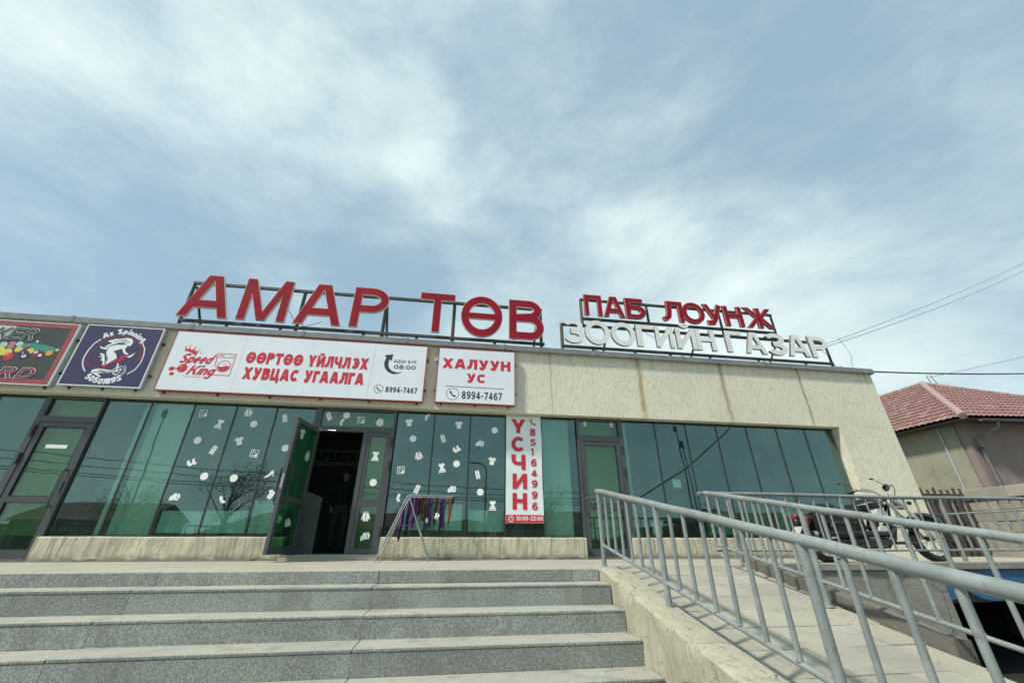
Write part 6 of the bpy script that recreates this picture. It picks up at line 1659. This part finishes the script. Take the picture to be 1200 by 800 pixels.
mb = MB(); mb.box(9.78, 9.95, -.15, -.02, 4.076, 4.12); tag(mb.build('cable_clamp', 'sign_steel'), 'small dark clamp on the coping where the thick cable starts', 'clamp')

# ================================================================== STREET BEHIND THE VIEWER (seen mirrored in the glass)
t_ = thing('roadside_railing', 'dark bar railing across the street, seen mirrored low in the glass', 'railing', (-4, -10, -.98))
MB().box(-24, 14, -10.02, -9.98, .82, .865).build('top_rail', 'sign_steel', t_)
MB().box(-24, 14, -10.02, -9.98, -.80, -.76).build('lower_rail', 'sign_steel', t_)
bb_ = MB().box(-.018, .018, -.012, .012, 0, 1.6).mesh('bar', 'sign_steel')
for k_ in range(110): inst(bb_, 'bar', t_, (-24 + k_ * .345, -10, -.77))
struct(MB().box(-60, 60, -30, -10.3, -1.15, -.96), 'verge', 'dirt_ground')
def pole(x, y, h_, lb_, lamp=False, lean=0.0):
    p_ = thing('street_pole', lb_, 'pole', (x, y, -.97))
    mb = MB(); mb.tube([(x, y, -.97), (x + lean, y, h_)], .05, 10, True, .032); mb.build('shaft', 'sign_steel', p_, True)
    if lamp:
        mb = MB(); mb.tube([(x + lean, y, h_), (x + lean - .05, y, h_ + .25), (x + lean - .25, y, h_ + .42), (x + lean - .55, y, h_ + .47)], .03, 8); mb.build('lamp_arm', 'sign_steel', p_, True)
        mb = MB(); mb.box(x + lean - .82, x + lean - .5, y - .07, y + .07, h_ + .43, h_ + .48, .015); mb.build('lamp_head', 'sign_steel', p_)
    else:
        mb = MB(); mb.box(x + lean - .13, x + lean + .05, y - .06, y + .06, h_ - .45, h_ - .1); mb.build('junction_box', 'sign_steel', p_)
pole(1.75, -12, 3.3, 'curved street lamp mirrored in the window left of the vertical banner', True)
pole(13.9, -15, 6.9, 'tall utility pole mirrored in the panes right of the right door', False, -.2)
pole(14.5, -15.4, 6.0, 'second leaning utility pole mirrored beside the tall one', False, -.35)
pole(-14.8, -15, 6.6, 'utility pole mirrored in the blind pane right of the left door', False, -.1)
for i_, (z0, z1, lb_) in enumerate(((4.9, 3.3, 'uppermost'), (4.4, 2.95, 'second'), (3.9, 2.75, 'third'), (3.75, 2.6, 'lowest'))):
    wire((-34, -20, z0 + 1), (10, -20, z1), .4, .022, '%s of the street wires mirrored in the left windows' % lb_)
wire((6, -9, 1.2), (15, -11, 6.2), .5, .03, 'slanting black cable mirrored in the right-hand panes')

def tree(x, y, h_, cr, n, m, lb_, seed):
    r_ = random.Random(seed); p_ = thing('tree', lb_, 'tree', (x, y, -.97))
    mb = MB(); mb.tube([(x, y, -.97), (x + .1, y, h_ * .3), (x - .05, y, h_ * .6)], .16, 8, True, .07)
    tips = []
    for k_ in range(14):
        a = r_.uniform(0, 6.28); z0 = h_ * r_.uniform(.15, .55); tip = (x + cr * r_.uniform(.5, .95) * math.cos(a), y + cr * r_.uniform(.5, .95) * math.sin(a), z0 + h_ * r_.uniform(.15, .45))
        mb.tube([(x, y, z0), ((x + tip[0]) / 2, (y + tip[1]) / 2, (z0 + tip[2]) / 2 + .2), tip], .05, 5, True, .012); tips.append(tip)
    for k_ in range(90):
        c = Vector(r_.choice(tips)); a0 = Vector((x, y, c.z - h_ * .12)).lerp(c, r_.uniform(.3, .95)); e = a0 + Vector((r_.uniform(-1, 1), r_.uniform(-1, 1), r_.uniform(.1, 1.3))) * cr * .33
        mb.tube([a0, e], .014, 3, False, .005)
    mb.build('trunk', 'bark', p_)
    lm_ = MB()
    for k_ in range(n):
        c = r_.choice(tips); s_ = r_.uniform(.04, .08)
        q = Vector(c) + Vector((r_.gauss(0, .33), r_.gauss(0, .33), r_.gauss(0, .38))) * cr * .55
        u = Vector((r_.uniform(-1, 1), r_.uniform(-1, 1), r_.uniform(-1, 1))).normalized(); v = u.cross(Vector((r_.uniform(-1, 1), r_.uniform(-1, 1), 1))).normalized()
        lm_.add([q - u * s_, q + v * s_ * .5, q + u * s_, q - v * s_ * .5], [(0, 1, 2, 3)])
    me_ = bpy.data.meshes.new('crown'); me_.from_pydata([tuple(Vector(a) - p_.location) for a in lm_.v], [], lm_.f); me_.materials.append(MATS[m])
    o_ = bpy.data.objects.new('crown', me_); COL.objects.link(o_); o_.parent = p_
tree(-15.2, -25, 5.4, 2.3, 2600, 'leaf_dark', 'dark bushy tree across the street, mirrored between the window stickers', 3)
tree(-21.5, -25, 4.2, 2.0, 2600, 'leaf_light', 'light green tree across the street, mirrored in the left blind pane', 5)
tree(8.5, -30, 4.5, 2.6, 2600, 'leaf_dark', 'dark tree across the street, mirrored in the panes by the right door', 8)
tree(-2.0, -27, 3.2, 1.8, 2000, 'leaf_dark', 'low dark tree across the street, mirrored behind the drying rack', 11)
for i_, (x, y, wd, h_, lb_) in enumerate(((-38, -48, 12, 3.5, 'far pale house across the street, leftmost of four'), (-14, -52, 14, 3.0, 'far pale house across the street, second from left'),
                                        (12, -50, 12, 3.4, 'far pale house across the street, third from left'), (38, -46, 13, 3.2, 'far pale house across the street, rightmost of four'))):
    p_ = thing('far_house', lb_, 'house', (x, y, -.97), 'houses across the street')
    MB().box(x - wd / 2, x + wd / 2, y - 4, y + 4, -.97, h_ - 1).build('wall', 'far_wall', p_)
    mb = MB(); mb.prism([(-4.5, h_ - 1), (4.5, h_ - 1), (0, h_ + .9)], lambda u, v, k_: (x - wd / 2 - .4 + (wd + .8) * k_, y + u, v), 0, 1); mb.build('roof', 'far_roof', p_)
    for k_ in range(4): MB().box(x - wd / 2 + 1.2 + k_ * 3, x - wd / 2 + 2.4 + k_ * 3, y + 3.95, y + 4.03, .1, 1.3).build('window', 'far_window', p_)
# low hills all round the horizon
hm = MB(); n = 120; vs = []; hr = random.Random(4)
hs = [14 + 9 * math.sin(i * .31) + 6 * math.sin(i * .83 + 1) + hr.uniform(-1, 1) for i in range(n)]
for i in range(n):
    a = 2 * math.pi * i / n; c_, s_ = math.cos(a), math.sin(a)
    vs += [(330 * c_, 330 * s_, -1.25), (395 * c_, 395 * s_, max(3, hs[i]) * (.25 if s_ > -.1 else 1.0)), (460 * c_, 460 * s_, -1.25)]
hm.add(vs, [(i * 3 + j, ((i + 1) % n) * 3 + j, ((i + 1) % n) * 3 + j + 1, i * 3 + j + 1) for i in range(n) for j in range(2)])
struct(hm, 'hills', 'hill_green')

gm = MB(); gr = random.Random(21)
for k_ in range(420):
    if gr.random() < .5:
        y = gr.uniform(-6.5, -3.0); x = gr.choice([gr.uniform(1.7, 3.5), gr.gauss(3.45, .06), gr.gauss(1.85, .08)]) - (.125 * (-2.85 - y) if gr.random() < .4 else 0)
        if x > 3.6 - .125 * (-2.85 - y) or x < 1.70: continue
        z = rz(y) + (.012 if x < 1.97 else .002)
    elif gr.random() < .5: x = gr.uniform(-6, 9); y = gr.uniform(-.5, -.24); z = .001
    else:
        i = gr.randint(1, 4); x = gr.uniform(-5, 1.6); y = YE[i - 1] - gr.uniform(.01, .06) - .0; z = ZE[i] + .002
    s_ = gr.uniform(.003, .010)
    gm.add([(x - s_, y, z), (x + s_ * gr.uniform(.5, 1), y - s_, z), (x + s_ * .3, y + s_, z), (x + gr.uniform(-.3, .3) * s_, y, z + s_ * gr.uniform(.6, 1.1))], [(0, 1, 3), (1, 2, 3), (2, 0, 3)])
tag(gm.build('grit', 'rough_concrete'), 'scattered grit and small stones on the ramp, steps and terrace', 'grit', kind='stuff')
